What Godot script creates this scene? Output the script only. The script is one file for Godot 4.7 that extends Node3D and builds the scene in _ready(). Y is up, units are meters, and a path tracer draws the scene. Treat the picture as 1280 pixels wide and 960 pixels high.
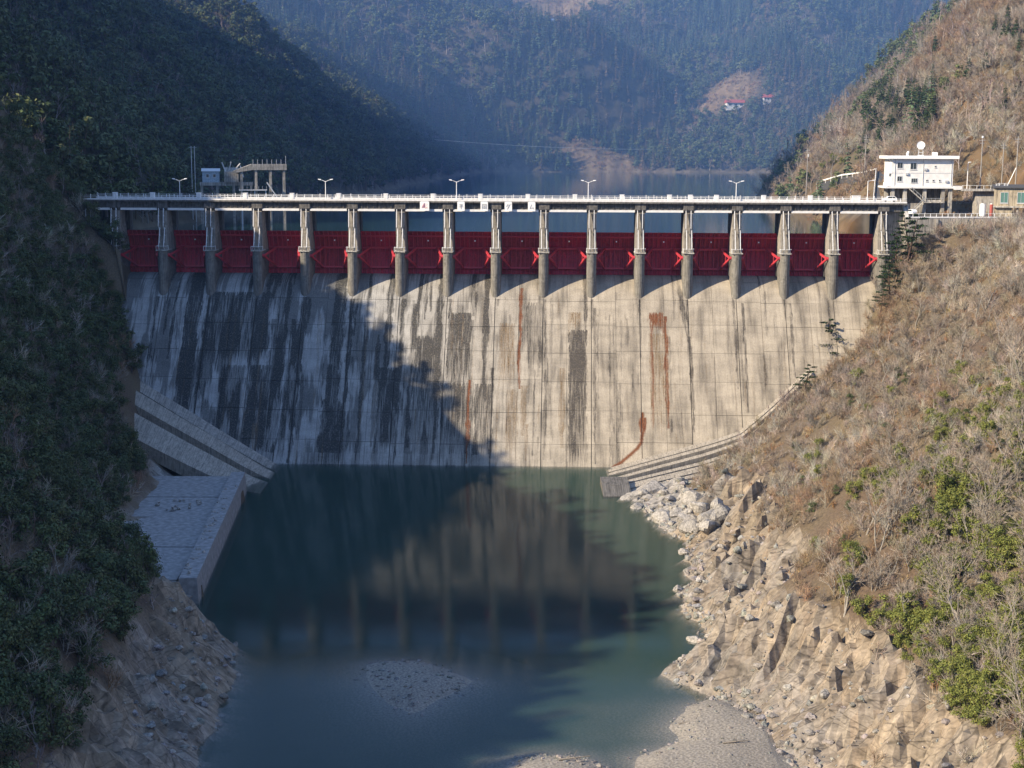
extends Node3D
# A concrete gravity dam with a row of red radial gates across a wooded gorge, seen from downstream.
# Metres, y up. y = 0 is the pool below the dam; the camera looks towards -z. d = -z is the distance upstream.

const CAM_Y := 80.2
const FOCAL := 1850.0            # in pixels of the 1280 x 960 photograph
const PITCH := deg_to_rad(9.0)
const LAKE_Y := 56.9
var DAM := Transform3D(Basis(Vector3.UP, deg_to_rad(-2.0)), Vector3(0, 0, -411))   # the dam's own axes: x along the crest, z downstream
const BAY := 13.03
const PIER0 := -17.3 - 6.0 * 13.03  # x of the pier that the photograph shows at pixel 212
var rng := RandomNumberGenerator.new()
var names := {}
var M := {}

# ---------------------------------------------------------------- mesh builder
class MB:
	var v := PackedVector3Array()
	var n := PackedVector3Array()
	var c := PackedColorArray()
	var uv := PackedVector2Array()
	var col := Color(1, 1, 1)
	func quad(a: Vector3, b: Vector3, c2: Vector3, d: Vector3) -> void:   # counter-clockwise seen from outside
		var nn := (b - a).cross(c2 - a).normalized()
		if nn == Vector3.ZERO:
			nn = (c2 - a).cross(d - a).normalized()
		for p in [a, c2, b, a, d, c2]:
			v.append(p); n.append(nn); c.append(col); uv.append(Vector2.ZERO)
	func quad_uv(a: Vector3, b: Vector3, c2: Vector3, d: Vector3, ua: Vector2, ub: Vector2, uc: Vector2, ud: Vector2, nn: Vector3) -> void:
		var ps := [a, c2, b, a, d, c2]
		var us := [ua, uc, ub, ua, ud, uc]
		for i in 6:
			v.append(ps[i]); n.append(nn); c.append(col); uv.append(us[i])
	func tri(a: Vector3, b: Vector3, c2: Vector3) -> void:
		var nn := (b - a).cross(c2 - a).normalized()
		for p in [a, c2, b]:
			v.append(p); n.append(nn); c.append(col); uv.append(Vector2.ZERO)
	func leaf(a: Vector3, b: Vector3, c2: Vector3, nn: Vector3) -> void:
		v.append(a)
		if (b - a).cross(c2 - a).dot(nn) > 0: v.append(c2); v.append(b)
		else: v.append(b); v.append(c2)
		n.append(nn); n.append(nn); n.append(nn)
		c.append(col); c.append(col); c.append(col)
		uv.append(Vector2.ZERO); uv.append(Vector2.ZERO); uv.append(Vector2.ZERO)
	func box(o: Vector3, s: Vector3, b := Basis()) -> void:      # o: centre, s: full size
		var x := b.x * s.x * 0.5
		var y := b.y * s.y * 0.5
		var z := b.z * s.z * 0.5
		quad(o - x - y + z, o + x - y + z, o + x + y + z, o - x + y + z)
		quad(o + x - y - z, o - x - y - z, o - x + y - z, o + x + y - z)
		quad(o + x - y + z, o + x - y - z, o + x + y - z, o + x + y + z)
		quad(o - x - y - z, o - x - y + z, o - x + y + z, o - x + y - z)
		quad(o - x + y + z, o + x + y + z, o + x + y - z, o - x + y - z)
		quad(o - x - y - z, o + x - y - z, o + x - y + z, o - x - y + z)
	func span(a: Vector3, b: Vector3) -> void:                    # box between two corners
		box((a + b) * 0.5, (b - a).abs())
	func bar(a: Vector3, b: Vector3, w: float, h: float) -> void:  # beam of section w x h from a to b
		var z := (b - a).normalized()
		var up := Vector3.UP if absf(z.y) < 0.95 else Vector3.RIGHT
		var x := up.cross(z).normalized()
		box((a + b) * 0.5, Vector3(w, h, a.distance_to(b)), Basis(x, z.cross(x), z))
	func tube(a: Vector3, b: Vector3, ra: float, rb: float, k := 6, caps := true) -> void:
		var z := (b - a).normalized()
		var up := Vector3.UP if absf(z.y) < 0.9 else Vector3.RIGHT
		var x := up.cross(z).normalized()
		var y := z.cross(x)
		for i in k:
			var t0 := TAU * i / k
			var t1 := TAU * (i + 1) / k
			var n0 := x * cos(t0) + y * sin(t0)
			var n1 := x * cos(t1) + y * sin(t1)
			var p := [a + n0 * ra, a + n1 * ra, b + n1 * rb, b + n0 * rb]
			var nn := [n0, n1, n1, n0]
			for j in [0, 2, 1, 0, 3, 2]:
				v.append(p[j]); n.append(nn[j]); c.append(col); uv.append(Vector2.ZERO)
			if caps:
				tri(b, b + n0 * rb, b + n1 * rb)
	func ribbon(a: Vector3, b: Vector3, w: float, side: Vector3) -> void:  # a thin tapering twig
		var s := side * w
		var nn := side.cross(b - a).normalized()
		v.append(a - s); v.append(b); v.append(a + s)
		for i in 3:
			n.append(nn); c.append(col); uv.append(Vector2.ZERO)
	func prism(poly: PackedVector2Array, x0: float, x1: float) -> void:   # outline in (z, y), extruded along x; counter-clockwise seen from +x is (z to the left)
		var idx := Geometry2D.triangulate_polygon(poly)
		for i in range(0, idx.size(), 3):
			var a := poly[idx[i]]
			var b := poly[idx[i + 1]]
			var d := poly[idx[i + 2]]
			if (b - a).cross(d - a) < 0:
				var t := b
				b = d
				d = t
			tri(Vector3(x1, a.y, a.x), Vector3(x1, d.y, d.x), Vector3(x1, b.y, b.x))
			tri(Vector3(x0, a.y, a.x), Vector3(x0, b.y, b.x), Vector3(x0, d.y, d.x))
		var ccw := not Geometry2D.is_polygon_clockwise(poly)
		for i in poly.size():
			var a := poly[i]
			var b := poly[(i + 1) % poly.size()]
			if not ccw:
				var t := a
				a = b
				b = t
			quad(Vector3(x0, a.y, a.x), Vector3(x0, b.y, b.x), Vector3(x1, b.y, b.x), Vector3(x1, a.y, a.x))
	func mesh() -> ArrayMesh:
		var a := []
		a.resize(Mesh.ARRAY_MAX)
		a[Mesh.ARRAY_VERTEX] = v
		a[Mesh.ARRAY_NORMAL] = n
		a[Mesh.ARRAY_COLOR] = c
		a[Mesh.ARRAY_TEX_UV] = uv
		var m := ArrayMesh.new()
		if v.size():
			m.add_surface_from_arrays(Mesh.PRIMITIVE_TRIANGLES, a)
		return m

# ---------------------------------------------------------------- objects
func numbered(called: String) -> String:
	var k: int = names.get(called, 0)
	names[called] = k + 1
	return called if k == 0 else "%s_%03d" % [called, k]

func thing(called: String, label: String, category: String, group := "", at := Transform3D()) -> Node3D:
	var o := Node3D.new()
	o.name = numbered(called)
	add_child(o)
	o.transform = at
	tag(o, label, category, group)
	return o

func tag(o: Node, label: String, category: String, group := "", kind := "") -> void:
	if label: o.set_meta("label", label)
	if category: o.set_meta("category", category)
	if group: o.set_meta("group", group)
	if kind: o.set_meta("kind", kind)

func put(called: String, shape, mat: Material, parent: Node = null) -> MeshInstance3D:   # one named mesh
	var o := MeshInstance3D.new()
	o.mesh = shape.mesh() if shape is MB else shape
	o.material_override = mat
	if parent == null:
		o.name = numbered(called)
		add_child(o)
	else:
		o.name = called
		parent.add_child(o, true)
	return o

func stuff(called: String, shape: Mesh, mat: Material, places: Array, tints: PackedColorArray, label: String, category: String) -> MultiMeshInstance3D:
	var mm := MultiMesh.new()
	mm.transform_format = MultiMesh.TRANSFORM_3D
	mm.use_colors = tints.size() > 0
	mm.mesh = shape
	mm.instance_count = places.size()
	for i in places.size():
		mm.set_instance_transform(i, places[i])
		if tints.size():
			mm.set_instance_color(i, tints[i])
	var o := MultiMeshInstance3D.new()
	o.multimesh = mm
	o.material_override = mat
	o.name = numbered(called)
	add_child(o)
	tag(o, label, category, "", "stuff")
	return o

func r(a: float, b: float) -> float:
	return rng.randf_range(a, b)

func tint(c: Color, by: float) -> Color:
	var k := 1.0 + r(-by, by)
	return Color(c.r * k * (1.0 + r(-by, by) * 0.3), c.g * k, c.b * k * (1.0 + r(-by, by) * 0.3))

# ---------------------------------------------------------------- photograph pixel -> direction; distance always comes from what the thing stands on
func ray(px: float, py: float) -> Vector3:      # per metre of d
	var u := (px - 640.0) / FOCAL
	var w := (480.0 - py) / FOCAL
	var zz := cos(PITCH) + w * sin(PITCH)
	return Vector3(u / zz, (w * cos(PITCH) - sin(PITCH)) / zz, -1.0)

func at_d(px: float, py: float, d: float) -> Vector3:
	return Vector3(0, CAM_Y, 0) + ray(px, py) * d

func on_level(px: float, py: float, y: float) -> Vector3:
	var q := ray(px, py)
	return Vector3(0, CAM_Y, 0) + q * ((y - CAM_Y) / q.y)

func on_ground(px: float, py: float, d0 := 90.0, d1 := 400.0) -> Vector3:   # where that line of sight first meets the ground
	var q := ray(px, py)
	var d := d0
	while d < d1:
		var p := Vector3(0, CAM_Y, 0) + q * d
		if ground(p.x, p.z) >= p.y:
			return Vector3(p.x, ground(p.x, p.z), p.z)
		d += 0.5 if d < 400 else 2.0
	return Vector3(0, -999, 0)

func to_px(p: Vector3) -> Vector2:
	var q := p - Vector3(0, CAM_Y, 0)
	var f := -q.z * cos(PITCH) - q.y * sin(PITCH)
	var up := q.y * cos(PITCH) - q.z * -sin(PITCH) * -1.0
	up = q.y * cos(PITCH) + (-q.z) * sin(PITCH)
	return Vector2(640 + q.x / f * FOCAL, 480 - up / f * FOCAL) if f > 1 else Vector2(-9999, -9999)

func lut(t: Array, x: float) -> float:           # piecewise linear table [[x, y], ...]
	if x <= t[0][0]: return t[0][1]
	for i in range(1, t.size()):
		if x <= t[i][0]:
			var a: Array = t[i - 1]
			var b: Array = t[i]
			var k: float = (x - a[0]) / (b[0] - a[0])
			return lerpf(a[1], b[1], k * k * (3.0 - 2.0 * k) * 0.5 + k * 0.5)
	return t[-1][1]
# ---------------------------------------------------------------- materials
func lin(a: float, b: float, c: float) -> Color:      # a real-world (linear) colour as albedo_color wants it
	return Color(a, b, c).linear_to_srgb()

func noise_tex(freq: float, lo: float, hi: float, sd: int, size := 256, type := FastNoiseLite.TYPE_SIMPLEX_SMOOTH, octaves := 4, as_normal := false) -> NoiseTexture2D:
	var f := FastNoiseLite.new()
	f.seed = sd
	f.noise_type = type
	f.frequency = freq
	f.fractal_octaves = octaves
	var t := NoiseTexture2D.new()
	t.width = size
	t.height = size
	t.seamless = true
	t.noise = f
	if as_normal:
		t.as_normal_map = true
		t.bump_strength = hi
	else:
		var g := Gradient.new()
		g.set_color(0, Color(lo, lo, lo))
		g.set_color(1, Color(hi, hi, hi))
		t.color_ramp = g
	return t

func mat(c: Color, rough := 0.9, metal := 0.0, spec := 0.4) -> StandardMaterial3D:
	var m := StandardMaterial3D.new()
	m.albedo_color = c
	m.roughness = rough
	m.metallic = metal
	m.metallic_specular = spec
	return m

func grained(c: Color, tex: Texture2D, scale: float, rough := 0.92, bump: Texture2D = null, bump_cm := 2.0) -> StandardMaterial3D:
	var m := mat(c, rough)
	m.albedo_texture = tex
	m.uv1_triplanar = true
	m.uv1_world_triplanar = true
	m.uv1_scale = Vector3.ONE * scale
	if bump:
		m.heightmap_enabled = true
		m.heightmap_texture = bump
		m.heightmap_scale = bump_cm
	return m

func foliage_mat(c: Color, through: Color) -> StandardMaterial3D:
	var m := mat(c, 0.75, 0.0, 0.35)
	m.vertex_color_use_as_albedo = true
	m.cull_mode = BaseMaterial3D.CULL_DISABLED
	if through != Color.BLACK:
		m.backlight_enabled = true
		m.backlight = through
	return m

func make_materials() -> void:
	var fine := noise_tex(0.03, 0.72, 1.0, 11, 512, FastNoiseLite.TYPE_SIMPLEX_SMOOTH, 5)
	var blot := noise_tex(0.012, 0.55, 1.0, 12, 512, FastNoiseLite.TYPE_SIMPLEX_SMOOTH, 6)
	var rockt := noise_tex(0.02, 0.62, 1.0, 13, 512, FastNoiseLite.TYPE_SIMPLEX, 6)
	var relief := noise_tex(0.016, 0.0, 1.0, 14, 512, FastNoiseLite.TYPE_SIMPLEX, 6)
	M.fine = fine
	M.blot = blot
	M.ground = grained(Color.WHITE, rockt, 0.16, 0.95, relief, 5.0)
	M.ground.vertex_color_use_as_albedo = true
	var crk := cracked()
	M.rockface = grained(Color.WHITE, crk, 0.05, 0.93, crk, 8.0)
	M.rockface.vertex_color_use_as_albedo = true
	M.rockface.uv1_scale = Vector3(0.028, 0.05, 0.065)
	M.farground = grained(Color.WHITE, blot, 0.02, 0.95)
	M.farground.vertex_color_use_as_albedo = true
	M.rock = grained(Color.WHITE, crk, 0.16, 0.9, crk, 8.0)
	M.rock.vertex_color_use_as_albedo = true
	M.concrete = grained(lin(0.40, 0.37, 0.32), streaky(), 0.07, 0.9, fine, 1.5)
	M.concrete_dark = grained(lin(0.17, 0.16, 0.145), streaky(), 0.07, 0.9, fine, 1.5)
	M.concrete_pale = grained(lin(0.55, 0.52, 0.46), streaky(), 0.07, 0.9, fine, 1.5)
	M.joint = mat(lin(0.05, 0.045, 0.04), 1.0)
	M.gate_red = grained(lin(0.62, 0.028, 0.055), streaky(), 0.11, 0.6)
	M.gate_reds = []
	for i in 4:
		var gm := grained(lin(0.62, 0.028, 0.055).lerp(lin(0.44, 0.05, 0.05), [0.0, 0.5, 0.2, 0.8][i]), streaky(), 0.11, 0.55 + 0.08 * i)
		gm.uv1_offset = Vector3(i * 0.37, 0, i * 0.21)
		M.gate_reds.append(gm)
	M.gate_beam = grained(lin(0.66, 0.06, 0.08), fine, 0.2, 0.5)
	M.white = grained(lin(0.82, 0.81, 0.78), noise_tex(0.02, 0.90, 1.0, 15), 0.12, 0.7)
	M.bright = mat(lin(0.85, 0.85, 0.83), 0.6)
	M.galv = mat(lin(0.55, 0.56, 0.56), 0.5, 0.3)
	M.steel = mat(lin(0.30, 0.30, 0.29), 0.5, 0.5)
	M.glass = mat(lin(0.03, 0.04, 0.045), 0.08, 0.0, 0.6)
	M.green_glass = mat(lin(0.10, 0.20, 0.17), 0.1, 0.0, 0.6)
	M.dark = mat(lin(0.03, 0.03, 0.03), 0.8)
	M.asphalt = grained(lin(0.10, 0.10, 0.10), fine, 0.2, 0.95)
	M.sign_red = mat(lin(0.55, 0.06, 0.06), 0.6)
	M.wood_pole = grained(lin(0.42, 0.40, 0.37), fine, 0.4, 0.85)
	M.cable = mat(lin(0.10, 0.10, 0.11), 0.6)
	M.bluewall = grained(lin(0.45, 0.55, 0.62), fine, 0.15, 0.8)
	M.tile_red = mat(lin(0.36, 0.09, 0.075), 0.7)
	M.leaf = foliage_mat(Color.WHITE, Color(0.35, 0.35, 0.3))
	M.needle = foliage_mat(Color.WHITE, Color(0.2, 0.2, 0.18))
	M.twig = foliage_mat(Color.WHITE, Color.BLACK)
	M.bark = grained(Color.WHITE, rockt, 0.6, 0.95)
	M.bark.vertex_color_use_as_albedo = true

func cracked() -> Texture2D:      # jointed rock: crisp dark cracks, bed lines and mottling, tileable
	var w := 512
	var f := FastNoiseLite.new()
	f.seed = 8
	f.frequency = 1.0
	f.fractal_octaves = 4
	var c := FastNoiseLite.new()
	c.seed = 9
	c.noise_type = FastNoiseLite.TYPE_CELLULAR
	c.cellular_return_type = FastNoiseLite.RETURN_DISTANCE2_SUB
	c.frequency = 1.0
	c.fractal_type = FastNoiseLite.FRACTAL_NONE
	var data := PackedByteArray()
	data.resize(w * w)
	for j in w:
		for i in w:
			var a := TAU * i / w
			var b := TAU * j / w
			var p := Vector4(cos(a), sin(a), cos(b), sin(b))
			var wx := f.get_noise_3d(p.x * 1.5 + p.z, p.y * 1.5 + p.w, 3.0) * 0.25
			var big := c.get_noise_3d(p.x * 0.9 + p.z * 1.3 + wx, p.y * 0.9 + p.w * 0.7, p.z * 0.9 - p.w * 1.1 + wx)
			var mid := c.get_noise_3d(p.x * 2.3 + p.z * 3.1 + wx, p.y * 2.3 - p.w * 2.0, p.w * 3.0 + p.z * 1.1)
			var mott := f.get_noise_3d(p.x * 2.0 + p.w, p.y * 2.0 - p.z, p.z * 2.0 + p.w)
			var fine := f.get_noise_3d(p.x * 9.0, p.y * 9.0 + p.z * 8.0, p.w * 9.0)
			var k := 0.80 + 0.30 * mott + 0.16 * fine
			k *= lerpf(0.5, 1.0, smoothstep(-1.0, -0.94, big)) * lerpf(0.9, 1.0, smoothstep(-1.0, -0.90, mid))
			data[j * w + i] = int(clampf(k, 0.08, 1.0) * 255)
	var im := Image.create_from_data(w, w, false, Image.FORMAT_L8, data)
	im.convert(Image.FORMAT_RGB8)
	return ImageTexture.create_from_image(im)

func streaky() -> Texture2D:      # rain-washed concrete: long vertical runs over blotches, tileable
	if M.has("streaky_tex"):
		return M.streaky_tex
	var w := 512
	var f := FastNoiseLite.new()
	f.seed = 5
	f.frequency = 1.0
	f.fractal_octaves = 3
	var data := PackedByteArray()
	data.resize(w * w)
	for j in w:
		for i in w:
			var a := TAU * i / w
			var b := TAU * j / w
			var run := f.get_noise_3d(cos(a) * 6.0, sin(a) * 6.0, cos(b) * 0.5)
			var spot := f.get_noise_3d(cos(a) * 2.2 + 9.0, sin(a) * 2.2, sin(b) * 1.8 + cos(b))
			var k := 0.86 + 0.34 * minf(run, 0.25) + 0.22 * spot
			data[j * w + i] = int(clampf(k, 0.3, 1.0) * 255)
	var im := Image.create_from_data(w, w, false, Image.FORMAT_L8, data)
	im.convert(Image.FORMAT_RGB8)
	M.streaky_tex = ImageTexture.create_from_image(im)
	return M.streaky_tex

# ---------------------------------------------------------------- terrain
var N1 := FastNoiseLite.new()
var NR := FastNoiseLite.new()
var NC := FastNoiseLite.new()
var NB := FastNoiseLite.new()
var NV := FastNoiseLite.new()
const FOOT_R := [[60, 56], [150, 45], [176, 40], [192, 36.5], [206, 33], [213, 27], [220, 24.5], [227, 28], [234, 33], [244, 32], [253, 30], [262, 31], [270, 34], [284, 34.8], [296, 36], [305, 33], [320, 31], [330, 28.5], [339, 28], [350, 40], [358, 50], [366, 57], [410, 57]]
const FOOT_L := [[60, -48], [150, -38], [187, -41], [215, -42], [228, -44], [240, -52], [252, -64], [262, -74], [335, -78], [350, -84], [410, -84]]
const RIDGE := [[30, 62], [77, 70], [112, 84], [149, 96], [174, 106], [236, 100], [276, 91], [303, 88], [330, 93], [348, 98], [400, 99]]
const SHORE_L := [[400, -112], [520, -105], [650, -90], [826, -74], [1200, -58], [1450, -40], [1530, -28], [1570, -10], [1620, 60], [1700, 300]]
const SHORE_R := [[400, 96], [440, 103], [500, 104], [600, 108], [700, 116], [760, 124], [850, 150], [1000, 205], [1300, 290], [1700, 360]]
var CLEAR := []
var ISLAND := PackedVector2Array()
var BAR := PackedVector2Array()
var BAR2 := PackedVector2Array()

func setup_ground() -> void:
	for a in [[N1, 3, 0.022, FastNoiseLite.TYPE_SIMPLEX_SMOOTH, 4], [NR, 4, 1.0, FastNoiseLite.TYPE_SIMPLEX, 4], [NC, 5, 1.0, FastNoiseLite.TYPE_CELLULAR, 2], [NB, 6, 0.0042, FastNoiseLite.TYPE_SIMPLEX_SMOOTH, 4]]:
		a[0].seed = a[1]
		a[0].frequency = a[2]
		a[0].noise_type = a[3]
		a[0].fractal_octaves = a[4]
	NV.seed = 17
	NV.frequency = 1.0
	NV.noise_type = FastNoiseLite.TYPE_CELLULAR
	NV.cellular_return_type = FastNoiseLite.RETURN_CELL_VALUE
	NV.fractal_type = FastNoiseLite.FRACTAL_NONE
	NR.fractal_type = FastNoiseLite.FRACTAL_RIDGED
	NC.cellular_return_type = FastNoiseLite.RETURN_DISTANCE2_SUB
	clear_at(687, -14, 24, 80)
	clear_at(912, 101, 134, 44)
	clear_at(746, 188, 214, 58)
	for p in [[460, 832], [480, 827], [520, 827], [556, 836], [592, 852], [575, 862], [548, 876], [520, 892], [495, 884], [472, 866], [460, 848]]:
		ISLAND.append(flat_at(p[0], p[1]))
	for p in [[798, 946], [852, 926], [838, 908], [862, 882], [888, 873], [915, 876], [945, 890], [976, 906], [1000, 960], [1000, 1030], [790, 1030]]:
		BAR.append(flat_at(p[0], p[1]))
	for p in [[640, 951], [668, 946], [700, 944], [735, 948], [757, 958], [790, 1030], [600, 1030]]:
		BAR2.append(flat_at(p[0], p[1]))

func clear_at(px: float, y_top: float, y_foot: float, half_px: float) -> void:    # an open field on the far hillside
	var a := on_ground(px, y_foot, 1300.0, 2500.0)
	var b := on_ground(px, y_top, 1300.0, 2500.0)
	if a.y < -900 or b.y < -900: return
	CLEAR.append([(a.x + b.x) * 0.5, -(a.z + b.z) * 0.5, half_px / FOCAL * -a.z, maxf(12.0, absf(a.z - b.z) * 0.5 + 6.0)])

func in_clearing(x: float, d: float) -> bool:
	for c in CLEAR:
		var e := pow((x - c[0]) / c[2], 2.0) + pow((d - c[1]) / c[3], 2.0)
		if e < 1.0 + 0.9 * NB.get_noise_2d(x * 7.0, d * 7.0): return true
	return false

func flat_at(px: float, py: float) -> Vector2:
	var p := on_level(px, py, 0.0)
	return Vector2(p.x, -p.z)

func inside_by(poly: PackedVector2Array, p: Vector2) -> float:    # metres inside (+) or outside (-)
	var best := 1e9
	for i in poly.size():
		best = minf(best, p.distance_to(Geometry2D.get_closest_point_to_segment(p, poly[i], poly[(i + 1) % poly.size()])))
	return best if Geometry2D.is_point_in_polygon(p, poly) else -best

func rockiness(x: float, d: float) -> float:       # 1 on bare rock beside the pool, 0 in the woods
	if d > 356: return 0.0
	var rr := x - lut(FOOT_R, d)
	var rl := lut(FOOT_L, d) - x
	var edge := 14.0 + 5.0 * N1.get_noise_2d(x * 2.0, d * 2.0) + lut([[150, 0], [200, 2], [300, 3], [345, -3], [356, -12]], d)
	var edge_l := 12.0 + 5.0 * N1.get_noise_2d(x * 2.0 + 70, d * 2.0) - (8.0 if d > 262 else 0.0)
	return clampf(maxf(smoothstep(edge + 1.5, edge - 1.5, rr) if rr > -3 else 0.0, smoothstep(edge_l + 1.5, edge_l - 1.5, rl) if rl > -3 else 0.0), 0, 1)

func saw(t: float) -> float:                       # a bed: long back, short broken edge
	var f := t - floorf(t)
	return f / 0.82 if f < 0.82 else (1.0 - f) / 0.18

func crags(x: float, d: float) -> float:            # dipping beds that run up the bank, broken by joints
	var a := (x * 0.93 + d * 0.37)
	var b := (-x * 0.37 + d * 0.93)
	var warp := N1.get_noise_2d(a * 0.9, b * 0.9)
	var tb := -b / 9.5 + warp * 1.5 + 0.3 * N1.get_noise_2d(a * 3.0, 40.0)
	var beds := saw(tb) * (0.5 + absf(sin(floorf(tb) * 12.9898)))
	var tt := -b / 3.1 + warp * 3.2 + 0.6 * N1.get_noise_2d(a * 4.0, b * 0.5 + 9.0)
	var thin := saw(tt) * (0.3 + absf(sin(floorf(tt) * 7.233)))
	var blocks := NC.get_noise_2d(a * 0.060, b * 0.11)
	var small := NC.get_noise_2d(a * 0.20 + 7, b * 0.34)
	var swell := NR.get_noise_2d(a * 0.03, b * 0.05)
	var wob := N1.get_noise_2d(a * 6.0, b * 6.0)
	var slabs := NV.get_noise_2d(a * 0.11 + wob * 0.3, b * 0.20) * 1.3 + NV.get_noise_2d(a * 0.30 + 20.0, b * 0.46 + wob * 0.4) * 0.55 + NV.get_noise_2d(a * 0.75 + 70.0, b * 1.05) * 0.22
	return slabs + beds * 2.0 + thin * 0.9 + minf(blocks + 0.95, 0.22) * 9.0 + minf(small + 0.95, 0.2) * 4.0 + swell * 2.4

func down(x: float, d: float) -> float:
	var rr := x - lut(FOOT_R, d)
	var rl := lut(FOOT_L, d) - x
	var gentle := lut([[300, 1.0], [318, 0.60], [330, 0.36], [366, 0.30], [376, 1.0]], d)
	var hr := rr * 0.42 if rr < 0 else (rr * 0.82 * gentle if rr < 16 else 13.1 * gentle + (rr - 16.0) * lerpf(0.9, 0.73, gentle))
	if d > 372.0: hr += smoothstep(90.0, 106.0, x) * 15.0 * smoothstep(372.0, 392.0, d)
	if hr > 59.0: hr = 59.0 + (hr - 59.0) * 0.08
	var hl := rl * 0.42
	if rl > 0:
		var foot := lut(FOOT_L, d)
		var top := lut(RIDGE, d)
		if rl < 10: hl = rl * 0.9
		elif x > -140: hl = lerpf(9.0, top, (rl - 10.0) / (140.0 + foot - 10.0))
		else: hl = top - (-140.0 - x) * 0.30
	if d > 258 and d < 348 and rl > -16 and rl < 3:
		hl = 2.2                                        # under the concrete terrace
	var h := maxf(hr, hl)
	if h > 1.0:
		var k := rockiness(x, d)
		h += (1.0 - k) * N1.get_noise_2d(x, d) * 3.0 * minf(1.0, (h - 1.0) * 0.12)
		h += k * (crags(x, d) - 4.0) * clampf(h * 0.17, 0.15, 1.0)
	elif h > -6:
		h += (crags(x, d) - 4.4) * 0.3 * clampf((h + 2.0) * 0.5, 0.0, 1.0)
	if h < 1.5 and d < 300:
		var p := Vector2(x, d)
		var floor_ := -7.0
		if d < 262:
			floor_ = -0.05 * absf(x - 24.0) - maxf(0.0, (d - 208.0) * 0.10) - 0.55
		h = maxf(h, maxf(floor_, -7.0) + 0.25 * N1.get_noise_2d(x * 3.0, d * 3.0))
		if d < 240:
			var q := maxf(inside_by(ISLAND, p), maxf(inside_by(BAR, p), inside_by(BAR2, p)))
			if q > -16:
				h = maxf(h, minf(q * 0.26, 0.7 + q * 0.04) + 0.10 * N1.get_noise_2d(x * 5.0, d * 5.0) if q > 0 else q * 0.15)
	return maxf(h, -7.0)

func up(x: float, d: float) -> float:
	var g := NB.get_noise_2d(x, d)
	var g2 := NB.get_noise_2d(x * 3.0 + 500.0, d * 3.0)
	var rl := lut(SHORE_L, d) - x + g2 * 10.0
	var rr := x - lut(SHORE_R, d) + (g2 * 8.0 if d > 480 else 0.0)
	var df := d - 1570.0 - 22.0 * g2 - 30.0 * sin(x * 0.012)
	var hl := rl * 0.5
	if rl > 0:
		var steep := lut([[400, 1.05], [470, 1.1], [560, 0.92], [900, 0.85], [1500, 0.75]], d)
		hl = rl * steep
		var most := lut([[400, 50], [440, 60], [500, 150], [560, 300], [700, 290], [1100, 310], [1600, 280]], d)
		hl = most * (1.0 - exp(-hl / most * 1.15)) + g * lut([[400, 3], [600, 25], [1200, 45]], d) * clampf(rl / 90.0, 0, 1)
	var hr := rr * 0.5
	if rr > 0:
		hr = rr * 1.1 if rr < 12 else 13.2 + (rr - 12) * lut([[400, 0.25], [440, 0.30], [480, 0.62], [520, 0.92], [600, 1.0], [900, 0.9]], d)
		hr = minf(hr, 150.0 + rr * 0.1) + g * 14.0 * clampf(rr / 60.0, 0, 1)
	var hf := df * 0.5
	if df > 0:
		hf = df * 0.62 + (g * 55.0 + g2 * 14.0) * clampf(df / 120.0, 0, 1)
		hf = minf(hf, 300.0 + df * 0.12)
	var h := maxf(hl, maxf(hr, hf))
	h = LAKE_Y + maxf(h, -12.0) + (N1.get_noise_2d(x, d) * 1.6 * clampf(h * 0.2, 0, 1))
	if d < 424.0 and x > -107.0 and x < 101.5:
		return minf(h, 18.0)                                  # under the dam
	if x > 92 and d < 475:                                   # the levelled yard of the control building
		var pad := smoothstep(468, 446, d) * smoothstep(150, 140, x) * smoothstep(94, 99, x)
		h = lerpf(h, 62.4, pad)
	return h

func ground(x: float, z: float) -> float:
	var h := down(x, -z) if -z < 403.0 else up(x, -z)
	if x < -165.0: h += smoothstep(-165.0, -280.0, x) * 190.0 * smoothstep(360.0, 430.0, -z) * smoothstep(640.0, 520.0, -z)  # unseen high ground, added to keep the upstream slope in shade
	return h

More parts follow.
